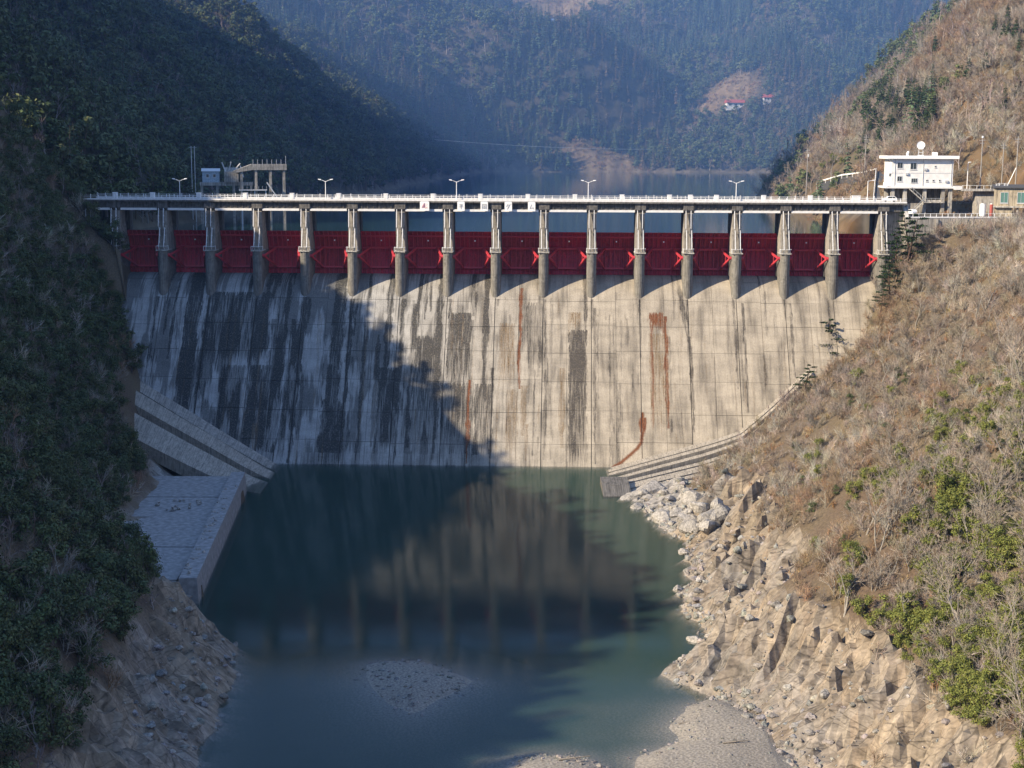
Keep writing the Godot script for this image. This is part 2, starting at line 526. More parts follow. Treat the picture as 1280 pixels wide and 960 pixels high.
func soil_at(x: float, d: float, y: float) -> Color:
	if d < 403:
		var k := rockiness(x, d)
		var n := N1.get_noise_2d(x * 1.7, d * 1.7)
		if y < 1.4 and d < 262:
			var q := 0.0
			if x < lut(FOOT_R, d) - 0.5 and x > lut(FOOT_L, d) + 0.5:
				return Color(0.42, 0.375, 0.305).lerp(Color(0.33, 0.295, 0.245), clampf(n + 0.4, 0, 1))
		if y < -0.6:
			return Color(0.12, 0.105, 0.07)
		var ra := x * 0.93 + d * 0.37
		var rb := -x * 0.37 + d * 0.93
		var bed := floorf(-rb / 3.1 + N1.get_noise_2d(ra * 0.9, rb * 0.9) * 3.2 + 0.6 * N1.get_noise_2d(ra * 4.0, rb * 0.5 + 9.0))
		var tone := absf(sin(bed * 7.233 + 1.0))
		var rock := Color(0.43, 0.35, 0.255).lerp(Color(0.37, 0.335, 0.29), clampf(n * 1.6 + 0.3, 0, 1)) * lerpf(0.72, 1.08, tone)
		var s := NR.get_noise_2d((x * 0.8 + d * 0.6) * 0.05, (-x * 0.6 + d * 0.8) * 0.2)
		rock = rock.lerp(Color(0.38, 0.27, 0.17), clampf(s * 0.6 - 0.05, 0, 0.6))
		if d > 300:
			rock = rock.lerp(Color(0.52, 0.49, 0.44), clampf((d - 300.0) / 20.0, 0, 0.8) * clampf(1.3 - y / 11.0, 0, 1))   # the pale washed boulders by the apron
		var soil := Color(0.165, 0.12, 0.08).lerp(Color(0.21, 0.165, 0.10), clampf(n * 1.5 + 0.4, 0, 1))
		return soil.lerp(rock, k)
	var m := N1.get_noise_2d(x * 0.7, d * 0.7)
	if d < 480 and x > 97 and y < 62.9:
		return Color(0.15, 0.135, 0.115).lerp(Color(0.20, 0.16, 0.10), clampf(m + 0.5, 0, 1))
	if x > 60 and d < 900:
		return Color(0.23, 0.145, 0.075).lerp(Color(0.19, 0.155, 0.09), clampf(m * 1.5 + 0.5, 0, 1))
	if d > 1400.0 and in_clearing(x, d):
		return Color(0.30, 0.21, 0.12).lerp(Color(0.36, 0.27, 0.16), clampf(sin(y * 1.6) + m, 0, 1))
	if y < LAKE_Y + 2.5:
		return Color(0.22, 0.18, 0.12)
	return Color(0.135, 0.105, 0.065).lerp(Color(0.10, 0.09, 0.055), clampf(m + 0.5, 0, 1))

func steps(spec: Array) -> PackedFloat32Array:      # [[from, to, step], ...]
	var a := PackedFloat32Array()
	for s in spec:
		var k := int(ceil((s[1] - s[0]) / s[2]))
		for i in k:
			a.append(s[0] + (s[1] - s[0]) * i / k)
	a.append(spec[-1][1])
	return a

func sheet(called: String, xs: PackedFloat32Array, ds: PackedFloat32Array, material: Material, rocky: Material = null) -> MeshInstance3D:
	var nx := xs.size()
	var nd := ds.size()
	var v := PackedVector3Array()
	var c := PackedColorArray()
	v.resize(nx * nd)
	c.resize(nx * nd)
	for j in nd:
		for i in nx:
			var y := ground(xs[i], -ds[j])
			v[j * nx + i] = Vector3(xs[i], y, -ds[j])
			c[j * nx + i] = soil_at(xs[i], ds[j], y)
	var n := PackedVector3Array()
	n.resize(nx * nd)
	var idx := PackedInt32Array()
	var ridx := PackedInt32Array()
	for j in nd:
		for i in nx:
			var a := v[j * nx + mini(i + 1, nx - 1)] - v[j * nx + maxi(i - 1, 0)]
			var b := v[maxi(j - 1, 0) * nx + i] - v[mini(j + 1, nd - 1) * nx + i]
			n[j * nx + i] = b.cross(a).normalized()
			if i < nx - 1 and j < nd - 1:
				var p := j * nx + i
				var six := [p, p + nx + 1, p + 1, p, p + nx, p + nx + 1]
				if rocky and v[p].y > 0.15 and rockiness(xs[i], ds[j]) > 0.35 and (ds[j] > 240.0 or xs[i] > lut(FOOT_R, ds[j]) - 0.6 or xs[i] < lut(FOOT_L, ds[j]) + 0.6): ridx.append_array(six)
				else: idx.append_array(six)
	var arr := []
	arr.resize(Mesh.ARRAY_MAX)
	arr[Mesh.ARRAY_VERTEX] = v
	arr[Mesh.ARRAY_NORMAL] = n
	arr[Mesh.ARRAY_COLOR] = c
	arr[Mesh.ARRAY_INDEX] = idx
	var m := ArrayMesh.new()
	m.add_surface_from_arrays(Mesh.PRIMITIVE_TRIANGLES, arr)
	m.surface_set_material(0, material)
	if ridx.size():
		var fv := PackedVector3Array()
		var fn := PackedVector3Array()
		var fc := PackedColorArray()
		for t in range(0, ridx.size(), 3):              # broken rock: every facet flat
			var a := v[ridx[t]]
			var b := v[ridx[t + 1]]
			var e := v[ridx[t + 2]]
			var nn := (e - a).cross(b - a).normalized()
			for q in 3:
				fv.append(v[ridx[t + q]])
				fn.append((nn * 0.75 + n[ridx[t + q]] * 0.25).normalized())
				fc.append(c[ridx[t]])
		arr = []
		arr.resize(Mesh.ARRAY_MAX)
		arr[Mesh.ARRAY_VERTEX] = fv
		arr[Mesh.ARRAY_NORMAL] = fn
		arr[Mesh.ARRAY_COLOR] = fc
		m.add_surface_from_arrays(Mesh.PRIMITIVE_TRIANGLES, arr)
		m.surface_set_material(1, rocky)
	var o := put(called, m, null)
	o.set_meta("kind", "structure")
	return o

func build_ground() -> void:
	sheet("terrain", steps([[-300, -140, 8], [-140, -76, 3], [-76, -34, 0.7], [-34, 10, 1.6], [10, 64, 0.42], [64, 150, 1.8], [150, 260, 9]]),
		steps([[30, 140, 4], [140, 352, 0.5], [352, 404, 1.6]]), M.ground, M.rockface)
	sheet("hills", steps([[-900, -180, 14], [-180, -60, 6], [-60, 88, 12], [88, 190, 2.5], [190, 420, 10], [420, 1100, 20]]),
		steps([[403, 560, 2.5], [560, 1000, 9], [1000, 2100, 14], [2100, 2600, 30]]), M.farground)

func build_water() -> void:
	var ripple := noise_tex(0.05, 0, 1.6, 21, 1024, FastNoiseLite.TYPE_SIMPLEX_SMOOTH, 3, true)
	var calm := noise_tex(0.006, 0.25, 1.0, 22, 512, FastNoiseLite.TYPE_SIMPLEX_SMOOTH, 4)
	var w := mat(Color(lin(0.030, 0.055, 0.048), 0.30), 0.13, 0.0, 0.27)
	w.transparency = BaseMaterial3D.TRANSPARENCY_ALPHA
	w.normal_enabled = true
	w.normal_texture = ripple
	w.normal_scale = 0.07
	w.uv1_triplanar = true
	w.uv1_world_triplanar = true
	w.uv1_scale = Vector3.ONE * 0.024
	w.roughness_texture = calm
	M.water = w
	var pool := Node3D.new()
	pool.name = "pool_water"
	add_child(pool)
	pool.set_meta("kind", "structure")
	var s := MB.new()
	s.quad(Vector3(-110, 0, -30), Vector3(90, 0, -30), Vector3(90, 0, -405), Vector3(-110, 0, -405))
	put("surface", s, w, pool)
	var depth := FogVolume.new()              # the silty water itself: light is scattered and lost with depth
	depth.name = "silty_depth"
	depth.size = Vector3(200, 7.9, 300)
	depth.position = Vector3(-10, -4.0, -255)
	var silt := FogMaterial.new()
	silt.density = 0.36
	silt.albedo = lin(0.115, 0.225, 0.165)
	depth.material = silt
	pool.add_child(depth)
	var lake := mat(lin(0.020, 0.050, 0.055), 0.06, 0.0, 0.5)
	lake.normal_enabled = true
	lake.normal_texture = ripple
	lake.normal_scale = 0.05
	lake.uv1_triplanar = true
	lake.uv1_world_triplanar = true
	lake.uv1_scale = Vector3.ONE * 0.02
	var l := MB.new()
	l.quad(DAM * Vector3(-220, LAKE_Y, -0.6), DAM * Vector3(118, LAKE_Y, -0.6), Vector3(420, LAKE_Y, -1750), Vector3(-220, LAKE_Y, -1750))
	var lo := put("lake", l, lake)
	lo.set_meta("kind", "structure")
# ---------------------------------------------------------------- the dam, in its own axes
func spill_y(z: float) -> float:
	if z < 0: return 46.0 - z * z / 30.0
	if z < 12.6: return 46.0 - z * z / 18.0
	return 37.18 - (z - 12.6) * 1.4

func spill_n(z: float) -> Vector3:
	var k := 1.4
	if z < 0: k = z / 15.0
	elif z < 12.6: k = z / 9.0
	return Vector3(0, 1, k).normalized()

func face_hit(px: float, py: float) -> Vector2:       # (along the crest, height) where that line of sight meets the spillway
	var inv := DAM.affine_inverse()
	var q := ray(px, py)
	var d := 350.0
	while d < 430.0:
		var p := inv * (Vector3(0, CAM_Y, 0) + q * d)
		if p.z > -1.0 and spill_y(p.z) >= p.y:
			return Vector2(p.x, p.y)
		d += 0.25
	var e := inv * (Vector3(0, CAM_Y, 0) + q * 411.0)
	return Vector2(e.x, 46.0)

func stained_face() -> Texture2D:        # the water-run, rusted and patched face: what the photograph shows on it, where it is
	var W := 2048
	var H := 640
	var S0 := -120.0
	var SW := 230.0
	var Y0 := 47.0
	var YH := 52.0
	var f := FastNoiseLite.new()
	f.seed = 31
	f.frequency = 1.0
	f.fractal_octaves = 3
	var dark := PackedFloat32Array()
	var rust := PackedFloat32Array()
	var warm := PackedFloat32Array()
	dark.resize(W * H)
	rust.resize(W * H)
	warm.resize(W * H)
	# [pixel x, width in pixels, pixel y at top, pixel y at foot, strength, kind, pixel x at foot or 0]  kinds: 0 dark run, 1 rust, 2 ochre brown, 3 pale
	var runs := [
		[197, 5, 372, 480, 0.75, 0, 0], [215, 7, 345, 390, 0.35, 0, 0], [228, 5, 345, 450, 0.6, 0, 0], [236, 4, 345, 470, 0.45, 0, 0], [249, 19, 350, 560, 0.92, 0, 0], [262, 7, 372, 560, 0.7, 0, 0],
		[303, 78, 366, 457, 0.62, 0, 0], [292, 30, 457, 575, 0.45, 0, 0], [330, 34, 457, 580, 0.62, 0, 0], [345, 12, 400, 580, 0.6, 0, 0], [348, 22, 345, 400, 0.5, 0, 0], [362, 14, 345, 580, 0.62, 0, 0], [317, 5, 345, 368, 0.5, 0, 0],
		[381, 10, 372, 580, 0.88, 0, 0], [372, 16, 400, 560, 0.45, 0, 0], [430, 15, 346, 580, 0.85, 0, 0], [416, 26, 500, 580, 0.6, 0, 0], [441, 6, 374, 580, 0.95, 0, 0], [464, 6, 346, 580, 0.5, 0, 0], [473, 8, 430, 560, 0.5, 0, 0], [491, 11, 350, 470, 0.85, 0, 0], [487, 24, 460, 560, 0.75, 0, 0],
		[505, 6, 374, 580, 0.8, 0, 0], [519, 10, 380, 560, 0.45, 0, 0], [527, 5, 346, 410, 0.8, 0, 0], [535, 5, 346, 400, 0.75, 0, 0], [541, 4, 346, 390, 0.7, 0, 0], [536, 34, 420, 560, 0.62, 0, 0], [552, 9, 352, 575, 0.8, 0, 0], [562, 4, 374, 400, 0.6, 0, 0],  # the broadest of these paints in a patch of cast shadow
		[575, 29, 391, 478, 0.88, 0, 0], [570, 34, 478, 578, 0.55, 0, 0], [594, 10, 346, 395, 0.5, 0, 0], [610, 9, 346, 485, 0.92, 0, 0], [605, 22, 480, 578, 0.6, 0, 0], [616, 4, 460, 580, 0.9, 0, 0], [590, 6, 400, 560, 0.45, 0, 0],
		[634, 19, 404, 486, 0.55, 2, 0], [640, 14, 486, 578, 0.45, 2, 0], [670, 22, 378, 460, 0.40, 0, 0], [662, 5, 385, 460, 0.55, 0, 0], [676, 5, 350, 460, 0.5, 0, 0], [668, 3, 462, 570, 0.6, 0, 0], [682, 4, 462, 575, 0.5, 0, 0], [690, 3, 380, 575, 0.35, 0, 0],
		[731, 6, 350, 412, 0.75, 0, 0], [718, 16, 390, 412, 0.65, 2, 0], [722, 22, 412, 580, 0.80, 0, 0], [703, 9, 460, 560, 0.62, 2, 0], [743, 4, 385, 580, 0.6, 0, 0], [762, 3, 430, 540, 0.3, 0, 0], [776, 3, 400, 470, 0.4, 0, 0], [784, 4, 398, 440, 0.35, 0, 0], [775, 3, 480, 540, 0.45, 0, 0],
		[820, 18, 390, 416, 0.8, 1, 0], [822, 22, 416, 540, 0.55, 2, 0], [831, 6, 395, 535, 0.8, 1, 0], [814, 4, 405, 535, 0.6, 1, 0], [840, 4, 350, 400, 0.5, 0, 0], [846, 6, 350, 420, 0.55, 0, 858], [862, 5, 420, 540, 0.8, 0, 868], [836, 4, 420, 540, 0.4, 0, 0],
		[913, 4, 350, 430, 0.5, 0, 0], [908, 3, 380, 480, 0.3, 0, 0], [928, 4, 378, 515, 0.7, 0, 0], [952, 3, 346, 420, 0.6, 0, 0], [947, 3, 346, 360, 0.7, 0, 0], [987, 4, 378, 470, 0.7, 0, 0], [976, 4, 350, 400, 0.4, 0, 0], [1020, 4, 350, 420, 0.4, 0, 0], [955, 3, 440, 490, 0.3, 0, 0],
		[651, 5, 360, 486, 0.95, 1, 0], [655, 9, 482, 545, 0.62, 2, 0], [658, 5, 530, 576, 0.5, 2, 0], [587, 4, 475, 580, 1.0, 1, 0], [585, 7, 525, 560, 0.8, 1, 0], [803, 9, 515, 546, 0.95, 1, 0], [320, 9, 530, 562, 0.5, 2, 0], [758, 5, 395, 400, 0.3, 0, 0],
	]
	for i in 16:                                   # wet runs below the piers
		var px := 640.0 + (PIER0 + BAY * i) / 411.0 * 1855.0
		runs.append([px + 2.0, 3, 374, 420 + 150 * f.get_noise_2d(i * 3.1, 0.0), 0.6, 0, 0])
	for i in 330:                                  # fine drips everywhere
		var px := 165.0 + 900.0 * rng.randf()
		var y0: float = [372, 393, 419, 447, 478, 511, 546][rng.randi() % 7] if rng.randf() < 0.65 else r(350, 540)
		runs.append([px, r(0.8, 2.4), y0, y0 + r(25, 150), r(0.12, 0.55) * (1.0 if px < 780 else 0.6), 0 if rng.randf() < 0.7 else 2, 0])
	for a in runs:
		var top := face_hit(a[0], a[2])
		var foot := face_hit(a[0] if a[6] == 0 else a[6], a[3])
		var shift: float = 0.0 if a[6] == 0 else foot.x - top.x
		var sx := top.x
		var half: float = a[1] * 0.5 * 0.215
		var j0 := clampi(int((Y0 - top.y) / YH * H), 0, H - 1)
		var j1 := clampi(int((Y0 - foot.y) / YH * H), 0, H)
		if a[2] <= 352: j0 = 0
		var panel: bool = a[1] >= 14
		var sd := rng.randf() * 900.0
		for j in range(j0, mini(H, j1 + (24 if panel else 0))):
			var t := float(j - j0) / maxf(1.0, j1 - j0)
			var s := sx + shift * t
			var hw := half * (1.0 if panel else 0.75 + 0.5 * f.get_noise_2d(j * 0.02, sd))
			if not panel: hw *= lerpf(1.0, 0.45, smoothstep(0.6, 1.0, t)) * (0.5 if a[5] == 1 and a[1] == 9 and t < 0.2 else 1.0)
			var mid := s + 0.25 * f.get_noise_2d(j * 0.011, sd + 50.0)
			var i0 := clampi(int((mid - hw - 0.6 - S0) / SW * W), 0, W - 1)
			var i1 := clampi(int((mid + hw + 0.6 - S0) / SW * W), 0, W - 1)
			for i in range(i0, i1 + 1):
				var x := S0 + (i + 0.5) * SW / W
				var rag := 0.30 * f.get_noise_2d(i * 0.55, j * 0.035 + sd) + (0.25 * f.get_noise_2d(i * 0.09, j * 0.012 + sd))
				var e := clampf((hw - absf(x - mid) + rag * (1.8 if panel else 1.0)) / 0.30 + 0.5, 0, 1)
				if panel: e *= clampf((j1 + 60.0 * f.get_noise_2d(i * 0.33, sd) - 8.0 - j) / 14.0, 0, 1) * (clampf((j - j0 - 22.0 * maxf(0.0, f.get_noise_2d(i * 0.20, sd + 9.0))) / 3.0 + 0.6, 0, 1) if a[2] > 352 else 1.0)
				if e <= 0: continue
				var vary := (1.0 + 0.9 * f.get_noise_2d(i * 0.30, j * 0.008 + sd * 2.0) + 0.5 * f.get_noise_2d(i * 0.9, j * 0.02)) * (lerpf(1.15, 0.55, smoothstep(0.5, 1.0, t + 0.35 * f.get_noise_2d(i * 0.25, sd))) if panel else 1.0)
				var k: float = clampf(e * a[4] * vary, 0, 1)
				var at := j * W + i
				if a[5] == 1: rust[at] = maxf(rust[at], k)
				elif a[5] == 2: warm[at] = maxf(warm[at], k)
				else: dark[at] = maxf(dark[at], k)
	# the rust trail that curves from the leaf-shaped stain down to the water
	var trail := [[803, 540], [802, 552], [797, 560], [788, 568], [776, 578], [766, 584]]
	for q in range(trail.size() - 1):
		for st in 40:
			var t := st / 40.0
			var p := face_hit(lerpf(trail[q][0], trail[q + 1][0], t), lerpf(trail[q][1], trail[q + 1][1], t))
			var ci := int((p.x - S0) / SW * W)
			var cj := int((Y0 - p.y) / YH * H)
			for dj in range(-7, 8):
				for di in range(-7, 8):
					var e := clampf(1.4 - Vector2(di, dj).length() / (4.0 + 2.0 * f.get_noise_2d(ci + di, cj + dj)), 0, 1)
					var at := clampi(cj + dj, 0, H - 1) * W + clampi(ci + di, 0, W - 1)
					rust[at] = maxf(rust[at], e * 0.95)
	var data := PackedByteArray()
	data.resize(W * H * 3)
	var pale := Color(0.37, 0.325, 0.255)
	var soot := Color(0.060, 0.052, 0.043)
	var rusty := Color(0.145, 0.052, 0.020)
	var ochre := Color(0.17, 0.115, 0.060)
	for j in H:
		var y := Y0 - (j + 0.5) * YH / H
		for i in W:
			var x := S0 + (i + 0.5) * SW / W
			var at := j * W + i
			var g := f.get_noise_2d(i * 0.5, j * 0.16)
			var run := f.get_noise_2d(i * 0.16, j * 0.009 + 300.0)
			var blot := f.get_noise_2d(i * 0.012, j * 0.03 + 90.0)
			var grey_half := smoothstep(30.0, -70.0, x)                         # the greyer half, with a heavier dark wash
			var c := pale.lerp(Color(0.34, 0.34, 0.325), grey_half)
			c = c * (1.0 + 0.26 * g + 0.22 * minf(run, 0.3) + 0.20 * blot + 0.10 * f.get_noise_2d(i * 1.3, j * 1.3))
			var wide := f.get_noise_2d(i * 0.022, j * 0.004 + 700.0)
			var wash := clampf((run * 0.6 + wide * 1.3 + 0.05 + 0.10 * grey_half) * (0.9 + 2.2 * grey_half), 0, 0.85)   # thin dirt between the runs
			var k := clampf(dark[at] + wash * 0.75, 0, 0.97)
			if y < 2.6 + 0.5 * f.get_noise_2d(i * 0.03, 7.0) and y > 0.0 and x < 12:
				k *= 0.55 + 0.45 * step_noise(f, i)                           # scoured band just above the pool
			c = c.lerp((soot.lerp(Color(0.035, 0.037, 0.036), grey_half)) * (1.0 + 0.9 * maxf(0.0, g)), k)
			if k > 0.35 and g > 0.25:
				c = c.lerp(pale * 0.8, clampf((g - 0.25) * 2.0, 0, 0.5))       # pale scratches through the algae
			c = c.lerp(ochre * (1.0 + g), clampf(warm[at], 0, 1) * (0.75 + 0.25 * signf(f.get_noise_2d(i * 0.5, j * 0.01))))
			c = c.lerp(rusty * (1.0 + 0.8 * g), clampf(rust[at], 0, 1))
			c = c.linear_to_srgb()
			data[at * 3] = int(clampf(c.r, 0, 1) * 255)
			data[at * 3 + 1] = int(clampf(c.g, 0, 1) * 255)
			data[at * 3 + 2] = int(clampf(c.b, 0, 1) * 255)
	return ImageTexture.create_from_image(Image.create_from_data(W, H, false, Image.FORMAT_RGB8, data))

func step_noise(f: FastNoiseLite, i: int) -> float:
	return clampf(f.get_noise_2d(i * 0.22, 55.0) * 4.0 + 0.3, 0, 1)

func panel(s0: float, s1: float, z0: float, z1: float, proud: float, tone: float) -> MB:
	var b := MB.new()
	b.col = Color(tone, tone, tone)
	var k := maxi(1, int(ceil((z1 - z0) / 1.8))) if z0 < 12.6 else 1
	var uv := func(s: float, y: float) -> Vector2: return Vector2((s + 120.0) / 230.0, (47.0 - y) / 52.0)
	for i in k:
		var za := lerpf(z0, z1, float(i) / k)
		var zb := lerpf(z0, z1, float(i + 1) / k)
		var na := spill_n(za)
		var nb := spill_n(zb)
		var pa := Vector3(0, spill_y(za), za) + na * proud
		var pb := Vector3(0, spill_y(zb), zb) + nb * proud
		var ps := [Vector3(s0, pb.y, pb.z), Vector3(s1, pb.y, pb.z), Vector3(s1, pa.y, pa.z), Vector3(s0, pa.y, pa.z)]
		var nn := [nb, nb, na, na]
		for j in [0, 2, 1, 0, 3, 2]:
			b.v.append(ps[j]); b.n.append(nn[j]); b.c.append(b.col); b.uv.append(uv.call(ps[j].x, ps[j].y))
		for side in 2:
			var s := s0 if side == 0 else s1
			var o := Vector3.RIGHT * (-1.0 if side == 0 else 1.0)
			var u: Vector2 = uv.call(s, pa.y)
			var a := Vector3(s, pa.y, pa.z)
			var c := Vector3(s, pb.y, pb.z)
			if side == 0: b.quad_uv(a, a - na * 0.4, c - nb * 0.4, c, u, u, u, u, o)
			else: b.quad_uv(c, c - nb * 0.4, a - na * 0.4, a, u, u, u, u, o)
	for e in 2:
		var z := z0 if e == 0 else z1
		var nn := spill_n(z)
		var p := Vector3(0, spill_y(z), z) + nn * proud
		var t := Vector3(0, nn.z, -nn.y) * (1.0 if e == 0 else -1.0)
		var u: Vector2 = uv.call(s0, p.y)
		var a := Vector3(s0, p.y, p.z)
		var c := Vector3(s1, p.y, p.z)
		b.quad_uv(a, c, c - nn * 0.4, a - nn * 0.4, u, u, u, u, t)
	return b

func plan_block(b: MB, poly: PackedVector2Array, y0: float, y1: float) -> void:    # outline in (x, z), counter-clockwise seen from above with z towards the viewer reversed
	var cw := Geometry2D.is_polygon_clockwise(poly)
	for i in poly.size():
		var p := poly[i]
		var q := poly[(i + 1) % poly.size()]
		if cw:
			var t := p
			p = q
			q = t
		b.quad(Vector3(q.x, y0, q.y), Vector3(p.x, y0, p.y), Vector3(p.x, y1, p.y), Vector3(q.x, y1, q.y))
	var idx := Geometry2D.triangulate_polygon(poly)
	for i in range(0, idx.size(), 3):
		var a := poly[idx[i]]
		var c := poly[idx[i + 1]]
		var d := poly[idx[i + 2]]
		if (c - a).cross(d - a) > 0:
			var t := c
			c = d
			d = t
		b.tri(Vector3(a.x, y1, a.y), Vector3(c.x, y1, c.y), Vector3(d.x, y1, d.y))

func pier(dam: Node3D, s: float, nosed: bool) -> void:
	var p := Node3D.new()
	p.name = "pier"
	dam.add_child(p, true)
	p.position = Vector3(s, 0, 0)
	var w := 1.3
	var nose := MB.new()
	var out := PackedVector2Array()
	for i in 9:
		var a := PI * i / 8.0
		out.append(Vector2(cos(a) * w, 8.7 + sin(a) * w))
	for i in 9:
		var a := PI + PI * i / 8.0
		out.append(Vector2(cos(a) * w, -7.0 + sin(a) * w))
	plan_block(nose, out, 34.0, 52.6)
	put("nose", nose, M.pier_nose, p)
	var cap := MB.new()
	cap.span(Vector3(-1.5, 52.6, 4.2), Vector3(1.5, 52.85, 10.2))
	put("ledge", cap, M.concrete_pale, p)
	var col := MB.new()
	col.prism(PackedVector2Array([Vector2(7.4, 52.85), Vector2(7.4, 63.4), Vector2(2.8, 63.4), Vector2(2.4, 60.5), Vector2(1.2, 57.0), Vector2(-0.6, 54.4), Vector2(-1.4, 52.6), Vector2(4.15, 52.6), Vector2(4.15, 52.85)]), -1.2, 1.2)
	put("column", col, M.concrete, p)
	var rear := MB.new()
	rear.span(Vector3(-1.1, 52.6, -5.0), Vector3(1.1, 65.9, -2.2))
	put("rear_column", rear, M.concrete_dark, p)  # darker concrete puts the shade on this upstream column into its colour
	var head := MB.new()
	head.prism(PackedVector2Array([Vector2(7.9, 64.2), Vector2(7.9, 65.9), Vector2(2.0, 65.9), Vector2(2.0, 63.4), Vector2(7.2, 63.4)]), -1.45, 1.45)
	put("head", head, M.concrete_dark, p)  # shadow below the deck is put into this darker concrete
	# steel stair in two steep flights down the downstream side
	for fl in [[63.6, 7.75, 58.4, 8.5, -0.15], [58.4, 7.9, 52.9, 9.7, 0.1]]:
		var st := MB.new()
		var x0: float = fl[4]
		for sx in [-0.62, 0.62]:
			st.bar(Vector3(x0 + sx, fl[0], fl[1]), Vector3(x0 + sx, fl[2], fl[3]), 0.12, 0.28)
		var k := 16
		for i in k:
			var t := (i + 0.5) / k
			st.box(Vector3(x0, lerpf(fl[0], fl[2], t), lerpf(fl[1], fl[3], t)), Vector3(1.24, 0.06, 0.26))
		put("stair_flight", st, M.stair, p)
		var hr := MB.new()
		for sx in [-0.68, 0.68]:
			hr.bar(Vector3(x0 + sx, fl[0] + 0.5, fl[1] + 0.75), Vector3(x0 + sx, fl[2] + 0.9, fl[3] + 0.75), 0.14, 0.14)
			for i in 4:
				var t := i / 3.0
				var q := Vector3(x0 + sx, lerpf(fl[0], fl[2], t), lerpf(fl[1], fl[3], t))
				hr.bar(q, q + Vector3(0, lerpf(0.5, 0.9, t), 0.75), 0.07, 0.07)
		put("handrail", hr, M.bright, p)
	var rail := MB.new()
	for q in [[-1.4, 8.0, -1.4, 10.1], [1.4, 8.0, 1.4, 10.1], [-1.4, 10.1, 1.4, 10.1]]:
		rail.bar(Vector3(q[0], 53.9, q[1]), Vector3(q[2], 53.9, q[3]), 0.08, 0.08)
		rail.bar(Vector3(q[0], 52.85, q[1]), Vector3(q[0], 53.9, q[1]), 0.08, 0.08)
	put("landing_rail", rail, M.bright, p)

func gate(s0: float, s1: float, label: String) -> void:
	var g := thing("radial_gate", label, "gate", "red gates between the piers", DAM)
	var cz := 8.5
	var cy := 51.0
	var R := 9.8
	var a0 := asin((45.95 - cy) / R)
	var a1 := asin((57.75 - cy) / R)
	var skin := MB.new()
	var pt := func(a: float, rad: float, s: float) -> Vector3: return Vector3(s, cy + sin(a) * rad, cz - cos(a) * rad)
	var k := 14
	for i in k:
		var p := lerpf(a0, a1, float(i) / k)
		var q := lerpf(a0, a1, float(i + 1) / k)
		skin.quad(pt.call(p, R, s0), pt.call(p, R, s1), pt.call(q, R, s1), pt.call(q, R, s0))
		skin.quad(pt.call(p, R + 0.06, s1), pt.call(p, R + 0.06, s0), pt.call(q, R + 0.06, s0), pt.call(q, R + 0.06, s1))
	skin.quad(pt.call(a1, R, s0), pt.call(a1, R, s1), pt.call(a1, R + 0.06, s1), pt.call(a1, R + 0.06, s0))
	put("skin_plate", skin, M.gate_reds[(names["radial_gate"] * 7 + 3) % 4], g)
	var n := maxi(3, int(round((s1 - s0) / 1.25)))
	for i in range(0, n + 1):
		var s := lerpf(s0 + 0.12, s1 - 0.12, float(i) / n)
		var rib := MB.new()
		for j in 8:
			var p := lerpf(a0, a1, j / 8.0)
			var q := lerpf(a0, a1, (j + 1) / 8.0)
			var h := 0.42
			var w := 0.09
			rib.quad(pt.call(p, R - h, s - w), pt.call(p, R - h, s + w), pt.call(q, R - h, s + w), pt.call(q, R - h, s - w))
			rib.quad(pt.call(p, R, s - w), pt.call(p, R - h, s - w), pt.call(q, R - h, s - w), pt.call(q, R, s - w))
			rib.quad(pt.call(p, R - h, s + w), pt.call(p, R, s + w), pt.call(q, R, s + w), pt.call(q, R - h, s + w))
		put("rib", rib, M.gate_beam, g)
	var wide := s1 - s0
	var inset := minf(2.3, wide * 0.22)
	for h in [[53.3, 0.5, 0.0], [47.45, 0.5, 0.0], [56.9, 0.28, 0.0]]:
		var a := asin((h[0] - cy) / R)
		var beam := MB.new()
		var rad: float = R - 0.75
		var c: Vector3 = pt.call(a, rad, (s0 + s1) * 0.5)
		var z := Vector3(0, sin(a), -cos(a))
		beam.box(c, Vector3(wide - 0.15, h[1], 0.55 if h[1] > 0.3 else 0.4), Basis(Vector3.RIGHT, Vector3.RIGHT.cross(z) * -1.0, z * -1.0))
		put("beam", beam, M.gate_beam, g)
	for side in [-1.0, 1.0]:
		var end: float = s0 if side < 0 else s1
		var arm := Node3D.new()
		arm.name = "arm"
		g.add_child(arm, true)
		var pin := Vector3(end - side * 0.32, cy + 0.35, cz - 0.5)
		for h in [53.3, 47.45]:
			var a := asin((h - cy) / R)
			var m := MB.new()
			m.bar(pin, pt.call(a, R - 1.0, end - side * inset), 0.42, 0.5)
			put("strut", m, M.gate_beam, arm)
		var br := MB.new()
		for t in [0.45, 0.75]:
			var u: Vector3 = pin.lerp(pt.call(asin((53.3 - cy) / R), R - 1.0, end - side * inset), t)
			var l: Vector3 = pin.lerp(pt.call(asin((47.45 - cy) / R), R - 1.0, end - side * inset), t)
			br.bar(u, l, 0.2, 0.2)
		put("brace", br, M.gate_beam, arm)
		var tr := MB.new()
		tr.tube(pin - Vector3(side * 0.35, 0, 0), pin + Vector3(side * 0.31, 0, 0), 0.5, 0.5, 10)
		put("trunnion", tr, M.gate_beam, arm)
	var lug := MB.new()
	lug.box(pt.call(asin((55.4 - cy) / R), R - 0.5, (s0 + s1) * 0.5 + 0.4), Vector3(0.35, 0.35, 0.3))
	put("lifting_lug", lug, M.bright, g)

func ordinal(i: int) -> String:
	return ["first", "second", "third", "fourth", "fifth", "sixth", "seventh", "eighth", "ninth", "tenth", "eleventh", "twelfth", "thirteenth", "fourteenth", "fifteenth", "sixteenth", "seventeenth"][i]

